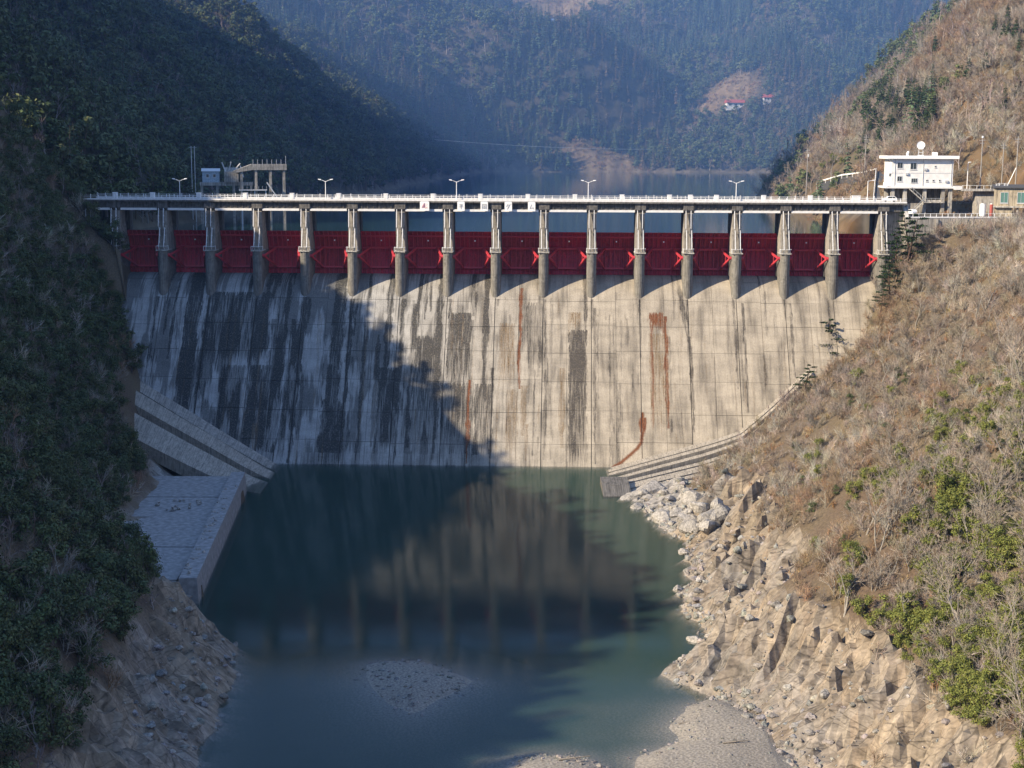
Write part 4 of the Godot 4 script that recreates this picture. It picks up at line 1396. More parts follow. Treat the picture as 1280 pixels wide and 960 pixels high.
func build_yard() -> void:
	# retaining wall from the end of the dam deck round the yard
	var w := thing("retaining_wall", "long weathered concrete retaining wall with white railing below the control building", "wall")
	var pts := [Vector3(106.2, 66.3, -404.0), Vector3(105.5, 62.5, -398.0), Vector3(113.5, 62.5, -398.6), Vector3(121.5, 62.5, -399.2), Vector3(129.5, 62.5, -400.0), Vector3(137.5, 62.5, -401.0)]
	for i in pts.size() - 1:
		var a: Vector3 = pts[i]
		var b: Vector3 = pts[i + 1]
		var m := MB.new()
		var dn := 16.0 if i > 0 else 26.0
		var t := (b - a)
		t.y = 0
		var side := Vector3(-t.z, 0, t.x).normalized() * 0.5
		var e := t.normalized() * 0.03
		var a2 := a + e
		var b2 := b - e
		m.quad(a2 + side - Vector3(0, dn, 0), b2 + side - Vector3(0, dn, 0), b2 + side, a2 + side)
		m.quad(a2 + side, b2 + side, b2 - side, a2 - side)
		m.quad(b2 - side - Vector3(0, dn, 0), a2 - side - Vector3(0, dn, 0), a2 - side, b2 - side)
		m.quad(b2 + side - Vector3(0, dn, 0), b2 - side - Vector3(0, dn, 0), b2 - side, b2 + side)
		m.quad(a2 - side - Vector3(0, dn, 0), a2 + side - Vector3(0, dn, 0), a2 + side, a2 - side)
		put("wall_bay", m, M.concrete, w)
		if i > 0:
			var cp := MB.new()
			cp.bar(a + Vector3(0, 0.15, 0), b + Vector3(0, 0.15, 0), 1.2, 0.3)
			put("coping", cp, M.white, w)
			for k in 5:
				var q := a.lerp(b, k / 5.0)
				var po := MB.new()
				po.span(q + Vector3(-0.05, 0.3, -0.05), q + Vector3(0.05, 1.2, 0.05))
				put("rail_post", po, M.bright, w)
			var rl := MB.new()
			rl.bar(a + Vector3(0, 1.15, 0), b + Vector3(0, 1.15, 0), 0.07, 0.07)
			put("rail", rl, M.bright, w)
			var but := MB.new()
			but.span(b + Vector3(-0.35, -15.0, 0.5), b + Vector3(0.35, -0.3, 1.0))
			put("buttress", but, M.concrete, w)
		else:
			var cp := MB.new()
			cp.bar(a + Vector3(0, 0.12, 0), b + Vector3(0, 0.12, 0), 1.2, 0.24)
			put("coping", cp, M.concrete_pale, w)
	# small house on the edge of the yard
	var h := thing("gauge_house", "small beige house with two tall green windows built out on posts", "house", "", Transform3D(Basis(Vector3.UP, deg_to_rad(-14)), Vector3(136.2, 62.4, -403.0)))
	var b := MB.new()
	b.span(Vector3(-5.6, 3.2, -4.0), Vector3(6.5, 8.0, 3.0))
	put("wall", b, M.beige, h)
	var sl := MB.new()
	sl.span(Vector3(-6.0, 2.85, -4.2), Vector3(6.8, 3.2, 3.3))
	put("floor_slab", sl, M.concrete_pale, h)
	var rf := MB.new()
	rf.prism(PackedVector2Array([Vector2(3.6, 8.0), Vector2(3.6, 8.25), Vector2(-4.6, 8.9), Vector2(-4.6, 8.0)]), -6.2, 7.0)
	put("roof", rf, M.asphalt, h)
	for x in [-3.4, 0.9]:
		window_on(h, x, 5.5, 3.0, 1.9, 2.8, M.green_glass, 1)
	var un := MB.new()
	un.span(Vector3(-5.4, -4.5, -4.0), Vector3(-1.2, 2.85, 2.4))
	put("base", un, M.beige, h)
	for x in [0.2, 5.6]:
		var lg := MB.new()
		lg.span(Vector3(x - 0.25, -5.0, 2.1), Vector3(x + 0.25, 2.85, 2.6))
		put("post", lg, M.concrete_pale, h)
	var eq := MB.new()
	for i in 5: eq.span(Vector3(-5.5 + i * 0.7, 8.3, -1.0), Vector3(-5.1 + i * 0.7, 9.0 + 0.4 * sin(i * 2.3), -0.6))
	eq.bar(Vector3(-5.6, 9.1, -0.8), Vector3(-2.0, 9.3, -0.8), 0.08, 0.08)
	put("roof_equipment", eq, M.galv, h)
	# two storage tanks by its door
	for q in [[127.6, M.bright, "white upright steel tank beside the small beige house"], [129.9, M.tile_red, "narrow red and white tank beside the small beige house"]]:
		var t := thing("storage_tank", q[2], "tank", "", Transform3D(Basis(), Vector3(q[0], 62.4, -404.2)))
		var m := MB.new()
		var rad := 0.85 if q[1] == M.bright else 0.45
		m.tube(Vector3(0, 0.4, 0), Vector3(0, 3.6, 0), rad, rad, 14)
		put("body", m, q[1], t)
		var cap := MB.new()
		cap.tube(Vector3(0, 3.6, 0), Vector3(0, 3.85, 0), rad, rad * 0.3, 14)
		put("top_cap", cap, M.bright, t)
		var ft := MB.new()
		for s in [-0.5, 0.5]: ft.span(Vector3(s * rad - 0.08, 0, -0.1), Vector3(s * rad + 0.08, 0.4, 0.1))
		put("foot", ft, M.steel, t)
	# walkway bridge between the houses
	var br := thing("walkway", "pale concrete walkway with railing leading from control building to hillside road", "walkway")
	var dk := MB.new()
	dk.span(Vector3(128.5, 68.9, -431.0), Vector3(143.0, 69.5, -427.6))
	put("deck", dk, M.concrete_pale, br)
	var bw := MB.new()
	bw.prism(PackedVector2Array([Vector2(-431.0, 61.5), Vector2(-424.0, 61.5), Vector2(-430.0, 68.9), Vector2(-431.0, 68.9)]), 133.0, 143.0)
	put("embankment", bw, M.concrete, br)
	var rl := MB.new()
	for x in range(129, 144, 2): rl.span(Vector3(x - 0.05, 69.5, -427.8), Vector3(x + 0.05, 70.5, -427.7))
	rl.bar(Vector3(128.6, 70.5, -427.75), Vector3(143, 70.5, -427.75), 0.07, 0.07)
	put("rail", rl, M.bright, br)
	# parked cars seen as roofs behind the deck and under the building
	car(Vector3(112.6, 62.4, -421.0), 0.4, M.bright, "small white car parked below the control building legs")
	car(Vector3(103.5, 66.4, -409.5), 1.5, M.bright, "white van parked at the end of the dam deck")
	# one-arm street lamps
	for q in [[1083, 225, 258, 411.0, 1.0, 66.35, "grey single-arm lamp at the end of the dam deck"], [1208, 202, 228, 430.0, 0.0, 69.5, "short white lamp on the concrete walkway behind the control building"]]:
		var base := at_d(q[0], q[2], q[3])
		var topy := at_d(q[0], q[1], q[3]).y
		var t := thing("street_lamp", q[6], "lamp post", "", Transform3D(Basis(), Vector3(base.x, q[5], base.z)))
		var m := MB.new()
		m.tube(Vector3.ZERO, Vector3(0, topy - q[5], 0), 0.12, 0.09, 8)
		put("pole", m, M.bright, t)
		var ar := MB.new()
		ar.tube(Vector3(0, topy - q[5], 0), Vector3(1.2 * q[4] + 0.2, topy - q[5] + 0.25, 0), 0.07, 0.06, 6)
		put("bracket", ar, M.bright, t)
		var hd := MB.new()
		hd.tube(Vector3(1.2 * q[4], topy - q[5] + 0.22, 0), Vector3(1.2 * q[4] + 0.8, topy - q[5] + 0.3, 0), 0.16, 0.1, 8)
		put("lamp_head", hd, M.bright, t)
	# utility poles: [pixel x of foot, pixel y of top, pixel y of foot, distance]
	var poles := [[1007, 184, 234, 560.0, "pale concrete utility pole on the brushy spur beside the lake"], [1018, 162, 195, 700.0, "thin far utility pole beyond the round green bush"], [1035, 163, 192, 640.0, "utility pole with transformer just behind the round green bush"], [1047, 157, 190, 600.0, "tall plain utility pole behind the round green bush"], [1080, 167, 206, 520.0, "utility pole standing at the white guard rail of the access road"],
		[1224, 170, 228, 440.0, "tall thin pole with round top behind the white control building"], [1251, 176, 226, 440.0, "plain utility pole between the walkway and the small beige house"], [1268, 168, 232, 418.0, "leaning utility pole with a stay beside the small beige house"]]
	for q in poles:
		var base := at_d(q[0], q[2], q[3])
		var gy := ground(base.x, base.z)
		var topy := at_d(q[0], q[1], q[3]).y
		if topy - gy < 6.0: topy = gy + 8.0
		var t := thing("utility_pole", q[4], "pole", "utility poles on the sunlit bank", Transform3D(Basis(), Vector3(base.x, gy, base.z)))
		var m := MB.new()
		m.tube(Vector3(0, -1.0, 0), Vector3(0.15, topy - gy, 0), 0.2, 0.14, 8)
		put("shaft", m, M.wood_pole, t)
		var cr := MB.new()
		cr.bar(Vector3(-0.8, topy - gy - 0.8, 0), Vector3(0.9, topy - gy - 0.8, 0), 0.1, 0.1)
		cr.bar(Vector3(-0.6, topy - gy - 1.6, 0), Vector3(0.7, topy - gy - 1.6, 0), 0.1, 0.1)
		put("crossarm", cr, M.galv, t)
		if q[0] in [1035, 1007]:
			var tf := MB.new()
			tf.tube(Vector3(0.4, topy - gy - 3.2, 0), Vector3(0.4, topy - gy - 2.1, 0), 0.32, 0.32, 10)
			put("transformer", tf, M.galv, t)
		if q[0] == 1268:
			var sy := MB.new()
			sy.tube(Vector3(-4.6, 3.0, 0.5), Vector3(0.0, (topy - gy) * 0.6, 0), 0.12, 0.12, 6)
			put("stay", sy, M.bright, t)
		if q[0] == 1224:
			var bl := MB.new()
			bl.tube(Vector3(0.15, topy - gy, 0), Vector3(0.15, topy - gy + 0.5, 0), 0.35, 0.25, 10)
			put("siren", bl, M.bright, t)
	# guard rail of the access road, and the road itself
	var road := thing("access_road", "narrow asphalt access road climbing the spur beside the lake", "road")
	road.set_meta("kind", "structure")
	road.remove_meta("category")
	var path := []
	for q in [[110.5, 438.0], [112.5, 455.0], [117.0, 472.0], [121.5, 490.0], [122.0, 510.0], [119.0, 530.0], [116.0, 552.0]]:
		path.append(Vector3(q[0], ground(q[0], -q[1]) + 0.4, -q[1]))
	var rd := MB.new()
	for i in path.size() - 1:
		var a: Vector3 = path[i]
		var b2: Vector3 = path[i + 1]
		var s := Vector3(-(b2 - a).z, 0, (b2 - a).x).normalized() * 2.2
		rd.quad(a + s, a - s, b2 - s, b2 + s)
		rd.quad(a - s, a - s - Vector3(0, 3, 0), b2 - s - Vector3(0, 3, 0), b2 - s)
		rd.quad(a + s - Vector3(0, 3, 0), a + s, b2 + s, b2 + s - Vector3(0, 3, 0))
	put("surface", rd, M.asphalt, road)
	var gr := thing("guard_rail", "white guard rail along the climbing access road above the lake", "guard rail")
	for i in range(1, path.size() - 1):
		var a: Vector3 = path[i]
		var b2: Vector3 = path[i + 1]
		var s := Vector3(-(b2 - a).z, 0, (b2 - a).x).normalized() * -2.4
		if s.x > 0: s = -s
		var m := MB.new()
		m.bar(a + s + Vector3(0, 0.7, 0), b2 + s + Vector3(0, 0.7, 0), 0.1, 0.45)
		put("beam", m, M.bright, gr)
		for k in 4:
			var p := a.lerp(b2, k / 4.0) + s
			var po := MB.new()
			po.span(p + Vector3(-0.08, -0.6, -0.08), p + Vector3(0.08, 0.95, 0.08))
			put("post", po, M.bright, gr)

func car(at: Vector3, turn: float, paint: Material, label: String) -> void:
	var t := thing("parked_car", label, "car", "", Transform3D(Basis(Vector3.UP, turn), at))
	var b := MB.new()
	b.prism(PackedVector2Array([Vector2(-1.9, 0.35), Vector2(-1.95, 0.85), Vector2(-0.95, 0.98), Vector2(-0.45, 1.5), Vector2(1.3, 1.52), Vector2(1.85, 0.95), Vector2(1.95, 0.35)]), -0.8, 0.8)
	put("body", b, paint, t)
	var g := MB.new()
	g.prism(PackedVector2Array([Vector2(-0.78, 1.0), Vector2(-0.4, 1.42), Vector2(1.22, 1.44), Vector2(1.6, 1.0)]), -0.81, 0.81)
	put("window", g, M.glass, t)
	for x in [-0.72, 0.72]:
		for z in [-1.2, 1.2]:
			var w := MB.new()
			w.tube(Vector3(x - 0.1, 0.32, z), Vector3(x + 0.1, 0.32, z), 0.32, 0.32, 12)
			put("wheel", w, M.dark, t)

func build_intake() -> void:       # on the shaded shore of the lake, behind the dam
	var d := 470.0
	var o := at_d(300, 207, d)
	var p := thing("intake_platform", "long pale concrete platform on posts standing in the lake by shaded woods", "platform", "", Transform3D(Basis(Vector3.UP, deg_to_rad(14)), Vector3(o.x, 0, o.z)))
	var dk := MB.new()
	dk.prism(PackedVector2Array([Vector2(-2.0, 73.6), Vector2(3.0, 73.6), Vector2(3.0, 75.4), Vector2(-2.0, 75.4)]), 3.2, 14.0)
	put("deck", dk, M.concrete, p)
	var rp := MB.new()
	rp.quad(Vector3(-2.6, 72.6, 3.0), Vector3(3.2, 73.6, 3.0), Vector3(3.2, 75.4, 3.0), Vector3(-2.6, 73.3, 3.0))
	rp.quad(Vector3(-2.6, 73.3, 3.0), Vector3(3.2, 75.4, 3.0), Vector3(3.2, 75.4, -2.0), Vector3(-2.6, 73.3, -2.0))
	put("ramp", rp, M.concrete, p)
	for x in [0.0, 4.5, 9.0, 13.2]:
		for z in [-1.4, 2.4]:
			var lg := MB.new()
			lg.span(Vector3(x - 0.35, 50.0, z - 0.35), Vector3(x + 0.35, 73.6 - (1.0 if x < 3 else 0.0), z + 0.35))
			put("leg", lg, M.concrete, p)
	for i in 8:
		var po := MB.new()
		var x := 3.6 + i * 1.45
		po.span(Vector3(x - 0.06, 75.4, 2.85), Vector3(x + 0.06, 76.9 + (1.2 if i == 7 else 0.0), 2.97))
		put("rail_post", po, M.galv, p)
	var o2 := at_d(263, 229, d)
	var h := thing("intake_hut", "small pale blue hut on the concrete intake base by the lake", "hut", "", Transform3D(Basis(Vector3.UP, deg_to_rad(10)), Vector3(o2.x, o2.y, o2.z)))
	var b := MB.new()
	b.span(Vector3(-2.6, 0, -2), Vector3(2.6, 3.4, 2))
	put("wall", b, M.bluewall, h)
	var rf := MB.new()
	rf.prism(PackedVector2Array([Vector2(2.4, 3.4), Vector2(0, 4.3), Vector2(-2.4, 3.4)]), -2.9, 2.9)
	put("roof", rf, M.galv, h)
	window_on(h, -1.0, 2.0, 2.0, 0.9, 1.1, M.glass, 0)
	window_on(h, 1.1, 2.0, 2.0, 0.9, 1.1, M.glass, 0)
	var bs := MB.new()
	bs.span(Vector3(-3.4, -1.0, -3), Vector3(13.0, -0.003, 3))
	put("base_slab", bs, M.concrete, h)
	for x in [-2.8, 2.0, 7.0, 12.4]:
		var lg := MB.new()
		lg.span(Vector3(x - 0.4, -20.0, 1.8), Vector3(x + 0.4, -1.0, 2.6))
		put("leg", lg, M.concrete, h)
	var o3 := at_d(291, 228, d - 0.5)
	var g := thing("screen_hoist", "pale steel screen hoist house with raised booms on the intake base", "hoist", "", Transform3D(Basis(Vector3.UP, deg_to_rad(10)), Vector3(o3.x, o2.y, o3.z)))
	var gb := MB.new()
	gb.prism(PackedVector2Array([Vector2(2, 0), Vector2(2, 3.2), Vector2(-2, 4.6), Vector2(-2, 0)]), -2.8, 1.6)
	put("house", gb, M.concrete, g)
	for q in [[-2.4, 3.4, -3.4, 6.2], [-1.2, 4.0, -0.6, 6.4], [0.9, 4.4, 2.2, 5.9], [2.2, 5.2, 3.2, 1.6]]:
		var bm := MB.new()
		bm.bar(Vector3(q[0], q[1], 1.4), Vector3(q[2], q[3], 1.9), 0.3, 0.3)
		put("boom", bm, M.galv, g)
	var gp := MB.new()
	gp.span(Vector3(2.3, -6.0, 1.6), Vector3(2.7, 3.0, 2.0))
	put("guide_post", gp, M.galv, g)
	var o4 := at_d(320, 238, d - 2.0)
	var w := thing("lake_walkway", "low steel walkway with stair down to the lake below the platform", "walkway", "", Transform3D(Basis(Vector3.UP, deg_to_rad(10)), Vector3(o4.x, o4.y, o4.z)))
	var wd := MB.new()
	wd.span(Vector3(-5.5, -0.3, -0.8), Vector3(3.2, 0, 0.8))
	put("deck", wd, M.galv, w)
	for i in 8:
		var po := MB.new()
		po.span(Vector3(-5.4 + i * 1.2, 0, 0.7), Vector3(-5.32 + i * 1.2, 1.1, 0.78))
		put("rail_post", po, M.galv, w)
	for x in [-4.6, -0.6, 2.8]:
		var lg := MB.new()
		lg.span(Vector3(x - 0.18, -16, -0.2), Vector3(x + 0.18, -0.3, 0.2))
		put("leg", lg, M.galv, w)
	var st := MB.new()
	st.bar(Vector3(3.2, 2.2, 0.2), Vector3(6.4, -2.6, 0.2), 1.1, 0.35)
	put("stair", st, M.galv, w)
	# twin poles on the shaded bank
	for q in [[239, 184, 222, "slender pale mast in the shaded woods above the intake"], [243, 184, 222, "slender pale mast in the shaded woods above the intake"]]:
		var base := at_d(q[0], q[2], d + 4.0)
		var gy := minf(ground(base.x, base.z), base.y)
		var ty := at_d(q[0], q[1], d + 4.0).y
		var t := thing("mast", q[3], "mast", "twin masts above the intake", Transform3D(Basis(), Vector3(base.x, gy, base.z)))
		var m := MB.new()
		m.tube(Vector3(0, -1, 0), Vector3(0, ty - gy, 0), 0.16, 0.1, 6)
		put("shaft", m, M.galv, t)
		var cr := MB.new()
		cr.bar(Vector3(-0.7, ty - gy - 0.4, 0), Vector3(0.7, ty - gy - 0.4, 0), 0.1, 0.1)
		put("crossarm", cr, M.galv, t)

func cable(label: String, a: Vector3, b: Vector3, sag: float, rad: float) -> void:
	var m := MB.new()
	var k := 24
	for i in k:
		var t0 := float(i) / k
		var t1 := float(i + 1) / k
		m.tube(a.lerp(b, t0) - Vector3(0, sag * 4 * t0 * (1 - t0), 0), a.lerp(b, t1) - Vector3(0, sag * 4 * t1 * (1 - t1), 0), rad, rad, 4, false)
	var o := put("cable", m, M.galv)
	tag(o, label, "cable")

func build_far() -> void:
	# red-roofed farmhouses in the far clearing, terraces and a shed
	for q in [[917, 130, 20.0, 9.0, 4.2, "red-roofed farmhouse in the clearing on the far hillside"], [958, 123, 11.0, 7.0, 3.6, "smaller red-roofed house at the edge of the far clearing"]]:
		var p := on_ground(q[0], q[1] + 3, 1200.0, 2400.0)
		house(p, q[2], q[3], q[4], M.tile_red, q[5])
	var p2 := on_ground(693, 32, 1200.0, 2500.0)
	house(p2, 12.0, 7.0, 3.5, M.galv, "grey-roofed shed at the foot of the hilltop terraced field")

func house(p: Vector3, w: float, dp: float, h: float, roof: Material, label: String) -> void:
	var t := thing("farmhouse", label, "house", "houses on the far hillside", Transform3D(Basis(Vector3.UP, 0.15), p))
	var b := MB.new()
	b.span(Vector3(-w / 2, -4.0, -dp / 2), Vector3(w / 2, h, dp / 2))
	put("wall", b, M.white, t)
	var r0 := MB.new()
	r0.prism(PackedVector2Array([Vector2(dp / 2 + 1.2, h), Vector2(0, h + 3.6), Vector2(-dp / 2 - 1.2, h)]), -w / 2 - 1.0, w / 2 + 1.0)
	put("roof", r0, roof, t)
	for i in 3:
		window_on(t, lerpf(-w * 0.32, w * 0.32, i / 2.0), h * 0.5, dp / 2, w * 0.16, h * 0.5, M.glass, 1)
# ---------------------------------------------------------------- plants
var VEG := {}

func rand_dir(up_bias := 0.0) -> Vector3:
	var v := Vector3(rng.randfn(), rng.randfn() + up_bias, rng.randfn())
	return v.normalized() if v.length() > 0.01 else Vector3.UP

func both(t: MB, c: MB) -> ArrayMesh:
	var m := MB.new()
	m.v = t.v + c.v
	m.n = t.n + c.n
	m.c = t.c + c.c
	m.uv = t.uv + c.uv
	return m.mesh()

func keep(kind: String, t: MB, c: MB) -> void:
	if not VEG.has(kind): VEG[kind] = []
	VEG[kind].append({"trunk": t.mesh(), "crown": c.mesh(), "all": both(t, c)})

func conifer(kind: String, h: float, w: float, layers: int, per: int, leafc: Color, barkc: Color, start := 0.1, droop := 0.35) -> void:
	var t := MB.new()
	var c := MB.new()
	t.col = barkc
	t.tube(Vector3(0, -1.0, 0), Vector3(r(-0.1, 0.1), h * 0.55, r(-0.1, 0.1)), 0.022 * h, 0.013 * h, 6, false)
	t.tube(Vector3(0, h * 0.55, 0), Vector3(0, h * 0.97, 0), 0.013 * h, 0.03, 5, false)
	for i in layers:
		var f := (i + r(-0.3, 0.3)) / layers
		var y := h * lerpf(start, 0.985, clampf(f, 0, 1))
		var rad := w * pow(1.0 - clampf(f, 0, 1), 0.75) * r(0.75, 1.15) + 0.12
		var n := maxi(4, int(per * (0.6 + 0.4 * (1.0 - f))))
		var a0 := r(0, TAU)
		for k in n:
			var a := a0 + TAU * (k + r(-0.35, 0.35)) / n
			var out := Vector3(cos(a), 0, sin(a))
			var side := Vector3(-sin(a), 0, cos(a))
			var len_ := rad * r(0.7, 1.12)
			var p := Vector3(0, y, 0)
			var tip := p + out * len_ - Vector3(0, len_ * droop * r(0.5, 1.4), 0)
			var mid := p.lerp(tip, 0.55) + Vector3(0, len_ * 0.06, 0)
			var wd := len_ * r(0.22, 0.36)
			c.col = tint(leafc, 0.35)
			var nn := (out * 0.6 + Vector3.UP).normalized()
			for q in [-1.0, 1.0]:
				var e: Vector3 = mid + side * q * wd - Vector3(0, wd * r(0.2, 0.6), 0)
				c.leaf(p + out * len_ * 0.08, mid, e, (nn + side * q * 0.5).normalized())
				c.leaf(mid, tip + Vector3(0, r(-0.1, 0.1) * wd, 0), e, (nn + side * q * 0.5 + out * 0.3).normalized())
			# hanging sprays give the crown its depth
			var e2 := mid - Vector3(0, wd * r(0.7, 1.3), 0) + out * wd * 0.3
			c.leaf(p.lerp(mid, 0.4), tip, e2, (out + Vector3(0, 0.1, 0)).normalized())
	keep(kind, t, c)

func leafy(kind: String, h: float, w: float, lobes: int, leaves: int, size: float, leafc: Color, barkc: Color, low := 0.25) -> void:
	var t := MB.new()
	var c := MB.new()
	t.col = barkc
	var fork := h * 0.42
	t.tube(Vector3(0, -0.8, 0), Vector3(r(-0.2, 0.2), fork, r(-0.2, 0.2)), 0.03 * h, 0.018 * h, 6, false)
	var centres := []
	for i in lobes:
		var a := TAU * i / lobes + r(-0.5, 0.5)
		var f := r(0.0, 1.0)
		var y := h * lerpf(low + 0.1, 0.85, f)
		var rad := w * r(0.35, 0.85) * (1.0 - 0.55 * f)
		var p := Vector3(cos(a) * rad, y, sin(a) * rad)
		var s := w * r(0.30, 0.5)
		centres.append([p, Vector3(s, s * r(0.6, 0.9), s)])
		t.tube(Vector3(0, fork * r(0.6, 1.0), 0), p, 0.012 * h, 0.02, 4, false)
	for i in leaves:
		var L: Array = centres[rng.randi() % centres.size()]
		var dir := rand_dir(0.25)
		var rr := pow(rng.randf(), 0.4)
		var p: Vector3 = L[0] + dir * rr * L[1] * (1.0 + 0.25 * rng.randfn())
		var nn := (dir + rand_dir() * 0.6 + Vector3(0, 0.3, 0)).normalized()
		var u := nn.cross(rand_dir()).normalized()
		var v := nn.cross(u)
		var s := size * r(0.6, 1.4)
		c.col = tint(leafc, 0.4)
		c.leaf(p - u * s, p + v * s * 0.5, p + u * s, nn)
		c.leaf(p - u * s, p + u * s, p - v * s * 0.55, (nn + v * 0.25).normalized())
	keep(kind, t, c)

func limb(t: MB, c: MB, p: Vector3, dir: Vector3, len_: float, rad: float, depth: int, twigc: Color, wide: float) -> void:
	var q := p + dir * len_
	var bend := p.lerp(q, 0.5) + rand_dir() * len_ * 0.07
	if depth >= 2:
		t.tube(p, bend, rad, rad * 0.8, 5, false)
		t.tube(bend, q, rad * 0.8, rad * 0.55, 5, false)
	else:
		c.col = tint(twigc, 0.3)
		var side := dir.cross(rand_dir()).normalized()
		c.ribbon(p, q, maxf(rad, wide), side)
		c.ribbon(p, q + rand_dir() * len_ * 0.1, maxf(rad, wide), side.cross(dir))
	if depth == 0: return
	var n := 3 if depth >= 2 else 4
	for i in n:
		var f := r(0.45, 1.0)
		var nd := (dir + rand_dir(0.25) * r(0.55, 0.95)).normalized()
		limb(t, c, p.lerp(q, f), nd, len_ * r(0.5, 0.78), rad * 0.5, depth - 1, twigc, wide)

func bare(kind: String, h: float, depth: int, trunkc: Color, twigc: Color, wide: float, lean: float) -> void:
	var t := MB.new()
	var c := MB.new()
	t.col = trunkc
	var base := Vector3(0, -0.8, 0)
	var n := 1 + rng.randi() % 3
	for i in n:
		var d := (Vector3.UP + Vector3(r(-lean, lean), 0, r(-lean, lean))).normalized()
		limb(t, c, base, d, h * r(0.36, 0.48), 0.018 * h / sqrt(n), depth, twigc, wide)
	keep(kind, t, c)

func brush(kind: String, h: float, n: int, twigc: Color, wide: float) -> void:
	var t := MB.new()
	var c := MB.new()
	t.col = twigc * 0.8
	for i in 5:
		var d := (Vector3.UP + Vector3(rng.randfn(), 0, rng.randfn()) * 0.45).normalized()
		var foot := Vector3(r(-0.7, 0.7), -0.3, r(-0.7, 0.7))
		t.tube(foot, foot + d * h * 0.6, 0.035, 0.02, 3, false)
		for k in n / 5:
			var p := foot + d * h * r(0.15, 0.75)
			var e := (d + rand_dir(0.35) * 0.9).normalized()
			var l := h * r(0.2, 0.55)
			c.col = tint(twigc, 0.35)
			c.ribbon(p, p + e * l, wide, e.cross(rand_dir()).normalized())
			if k % 2 == 0:
				var e2 := (e + rand_dir(0.2) * 0.7).normalized()
				c.ribbon(p + e * l * 0.5, p + e * l * 0.5 + e2 * l * 0.6, wide, e2.cross(rand_dir()).normalized())
	keep(kind, t, c)

func tiered_pine(kind: String, h: float, w: float) -> void:      # flat, wind-combed pads on bent limbs
	var t := MB.new()
	var c := MB.new()
	t.col = Color(0.13, 0.085, 0.06)
	var lean := Vector3(r(-0.25, 0.05), 1, r(-0.1, 0.2)).normalized()
	t.tube(Vector3(0, -1, 0), lean * h * 0.5, 0.024 * h, 0.016 * h, 7, false)
	t.tube(lean * h * 0.5, lean * h * 0.96, 0.016 * h, 0.03, 6, false)
	for i in 13:
		var f := i / 12.0
		var y := lerpf(0.28, 0.97, f)
		var a := i * 2.4 + r(-0.4, 0.4)
		var l := w * (1.0 - f * 0.72) * r(0.75, 1.1)
		var p := lean * h * y
		var tip := p + Vector3(cos(a), r(0.0, 0.2), sin(a)) * l
		t.tube(p, tip, 0.006 * h, 0.02, 4, false)
		for k in int(70 * (1.1 - f * 0.5)):
			var g := r(0.35, 1.05)
			var q := p.lerp(tip, g) + Vector3(rng.randfn() * 0.2 * l, r(-0.02, 0.10) * l, rng.randfn() * 0.2 * l)
			c.col = tint(Color(0.035, 0.062, 0.022), 0.4)
			var d := rand_dir(0.8)
			var side := d.cross(rand_dir()).normalized()
			var s := r(0.25, 0.5)
			c.leaf(q - side * s * 0.5, q + d * s, q + side * s * 0.5, (Vector3.UP + rand_dir() * 0.5).normalized())
			c.leaf(q - side * s, q + side.cross(d) * s * 0.5, q + side * s, (Vector3.UP + rand_dir() * 0.4).normalized())
	keep(kind, t, c)

func make_plants() -> void:
	var cedar := Color(0.060, 0.088, 0.044)
	var bark := Color(0.10, 0.075, 0.055)
	for i in 3: conifer("cedar", 19.0 + i * 1.5, 3.3 + 0.3 * i, 13, 8, cedar, bark, 0.08, 0.45)
	for i in 2: conifer("brown_cedar", 18.0 + i * 2.0, 3.0, 13, 8, Color(0.115, 0.088, 0.052), bark, 0.08, 0.45)
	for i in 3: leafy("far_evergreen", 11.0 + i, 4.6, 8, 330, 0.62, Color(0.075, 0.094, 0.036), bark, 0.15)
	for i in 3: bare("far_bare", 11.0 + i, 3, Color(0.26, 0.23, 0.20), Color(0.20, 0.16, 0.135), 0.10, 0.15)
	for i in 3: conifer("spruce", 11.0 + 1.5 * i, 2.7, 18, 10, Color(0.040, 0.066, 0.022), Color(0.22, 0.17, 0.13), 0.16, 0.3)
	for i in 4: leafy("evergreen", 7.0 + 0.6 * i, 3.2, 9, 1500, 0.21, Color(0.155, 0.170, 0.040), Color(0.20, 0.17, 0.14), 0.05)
	for i in 3: leafy("dark_evergreen", 8.0 + i, 3.6, 9, 1300, 0.26, Color(0.075, 0.094, 0.036), Color(0.10, 0.085, 0.07), 0.08)
	for i in 4: bare("pale_bare", 8.5 + i * 0.8, 4, Color(0.44, 0.40, 0.345), Color(0.33, 0.28, 0.225), 0.024, 0.35)
	for i in 4: brush("brush", 3.4 + 0.3 * i, 130, [Color(0.26, 0.18, 0.115), Color(0.29, 0.235, 0.17), Color(0.24, 0.20, 0.16), Color(0.36, 0.32, 0.26)][i], 0.030)
	for i in 2: brush("dry_grass", 1.1, 90, [Color(0.34, 0.25, 0.13), Color(0.30, 0.17, 0.085)][i], 0.03)
	for i in 2: tiered_pine("tiered_pine", 11.0 + i * 3.0, 4.2 + i)

func tree(kind: String, p: Vector3, size: float, called: String, label: String, category: String, group: String, mats: Array) -> Node3D:
	var vs: Array = VEG[kind]
	var v: Dictionary = vs[rng.randi() % vs.size()]
	var o := thing(called, label, category, group, Transform3D(Basis(Vector3.UP, r(0, TAU)).scaled(Vector3(size * r(0.9, 1.1), size, size * r(0.9, 1.1))), p))
	put("trunk", v.trunk, M.bark, o)
	put("crown", v.crown, mats[0], o)
	return o

class Wood:
	var at := {}
	var tone := {}
	func add(key: String, t: Transform3D, c: Color) -> void:
		if not at.has(key):
			at[key] = []
			tone[key] = PackedColorArray()
		at[key].append(t)
		var a: PackedColorArray = tone[key]
		a.append(c)
		tone[key] = a

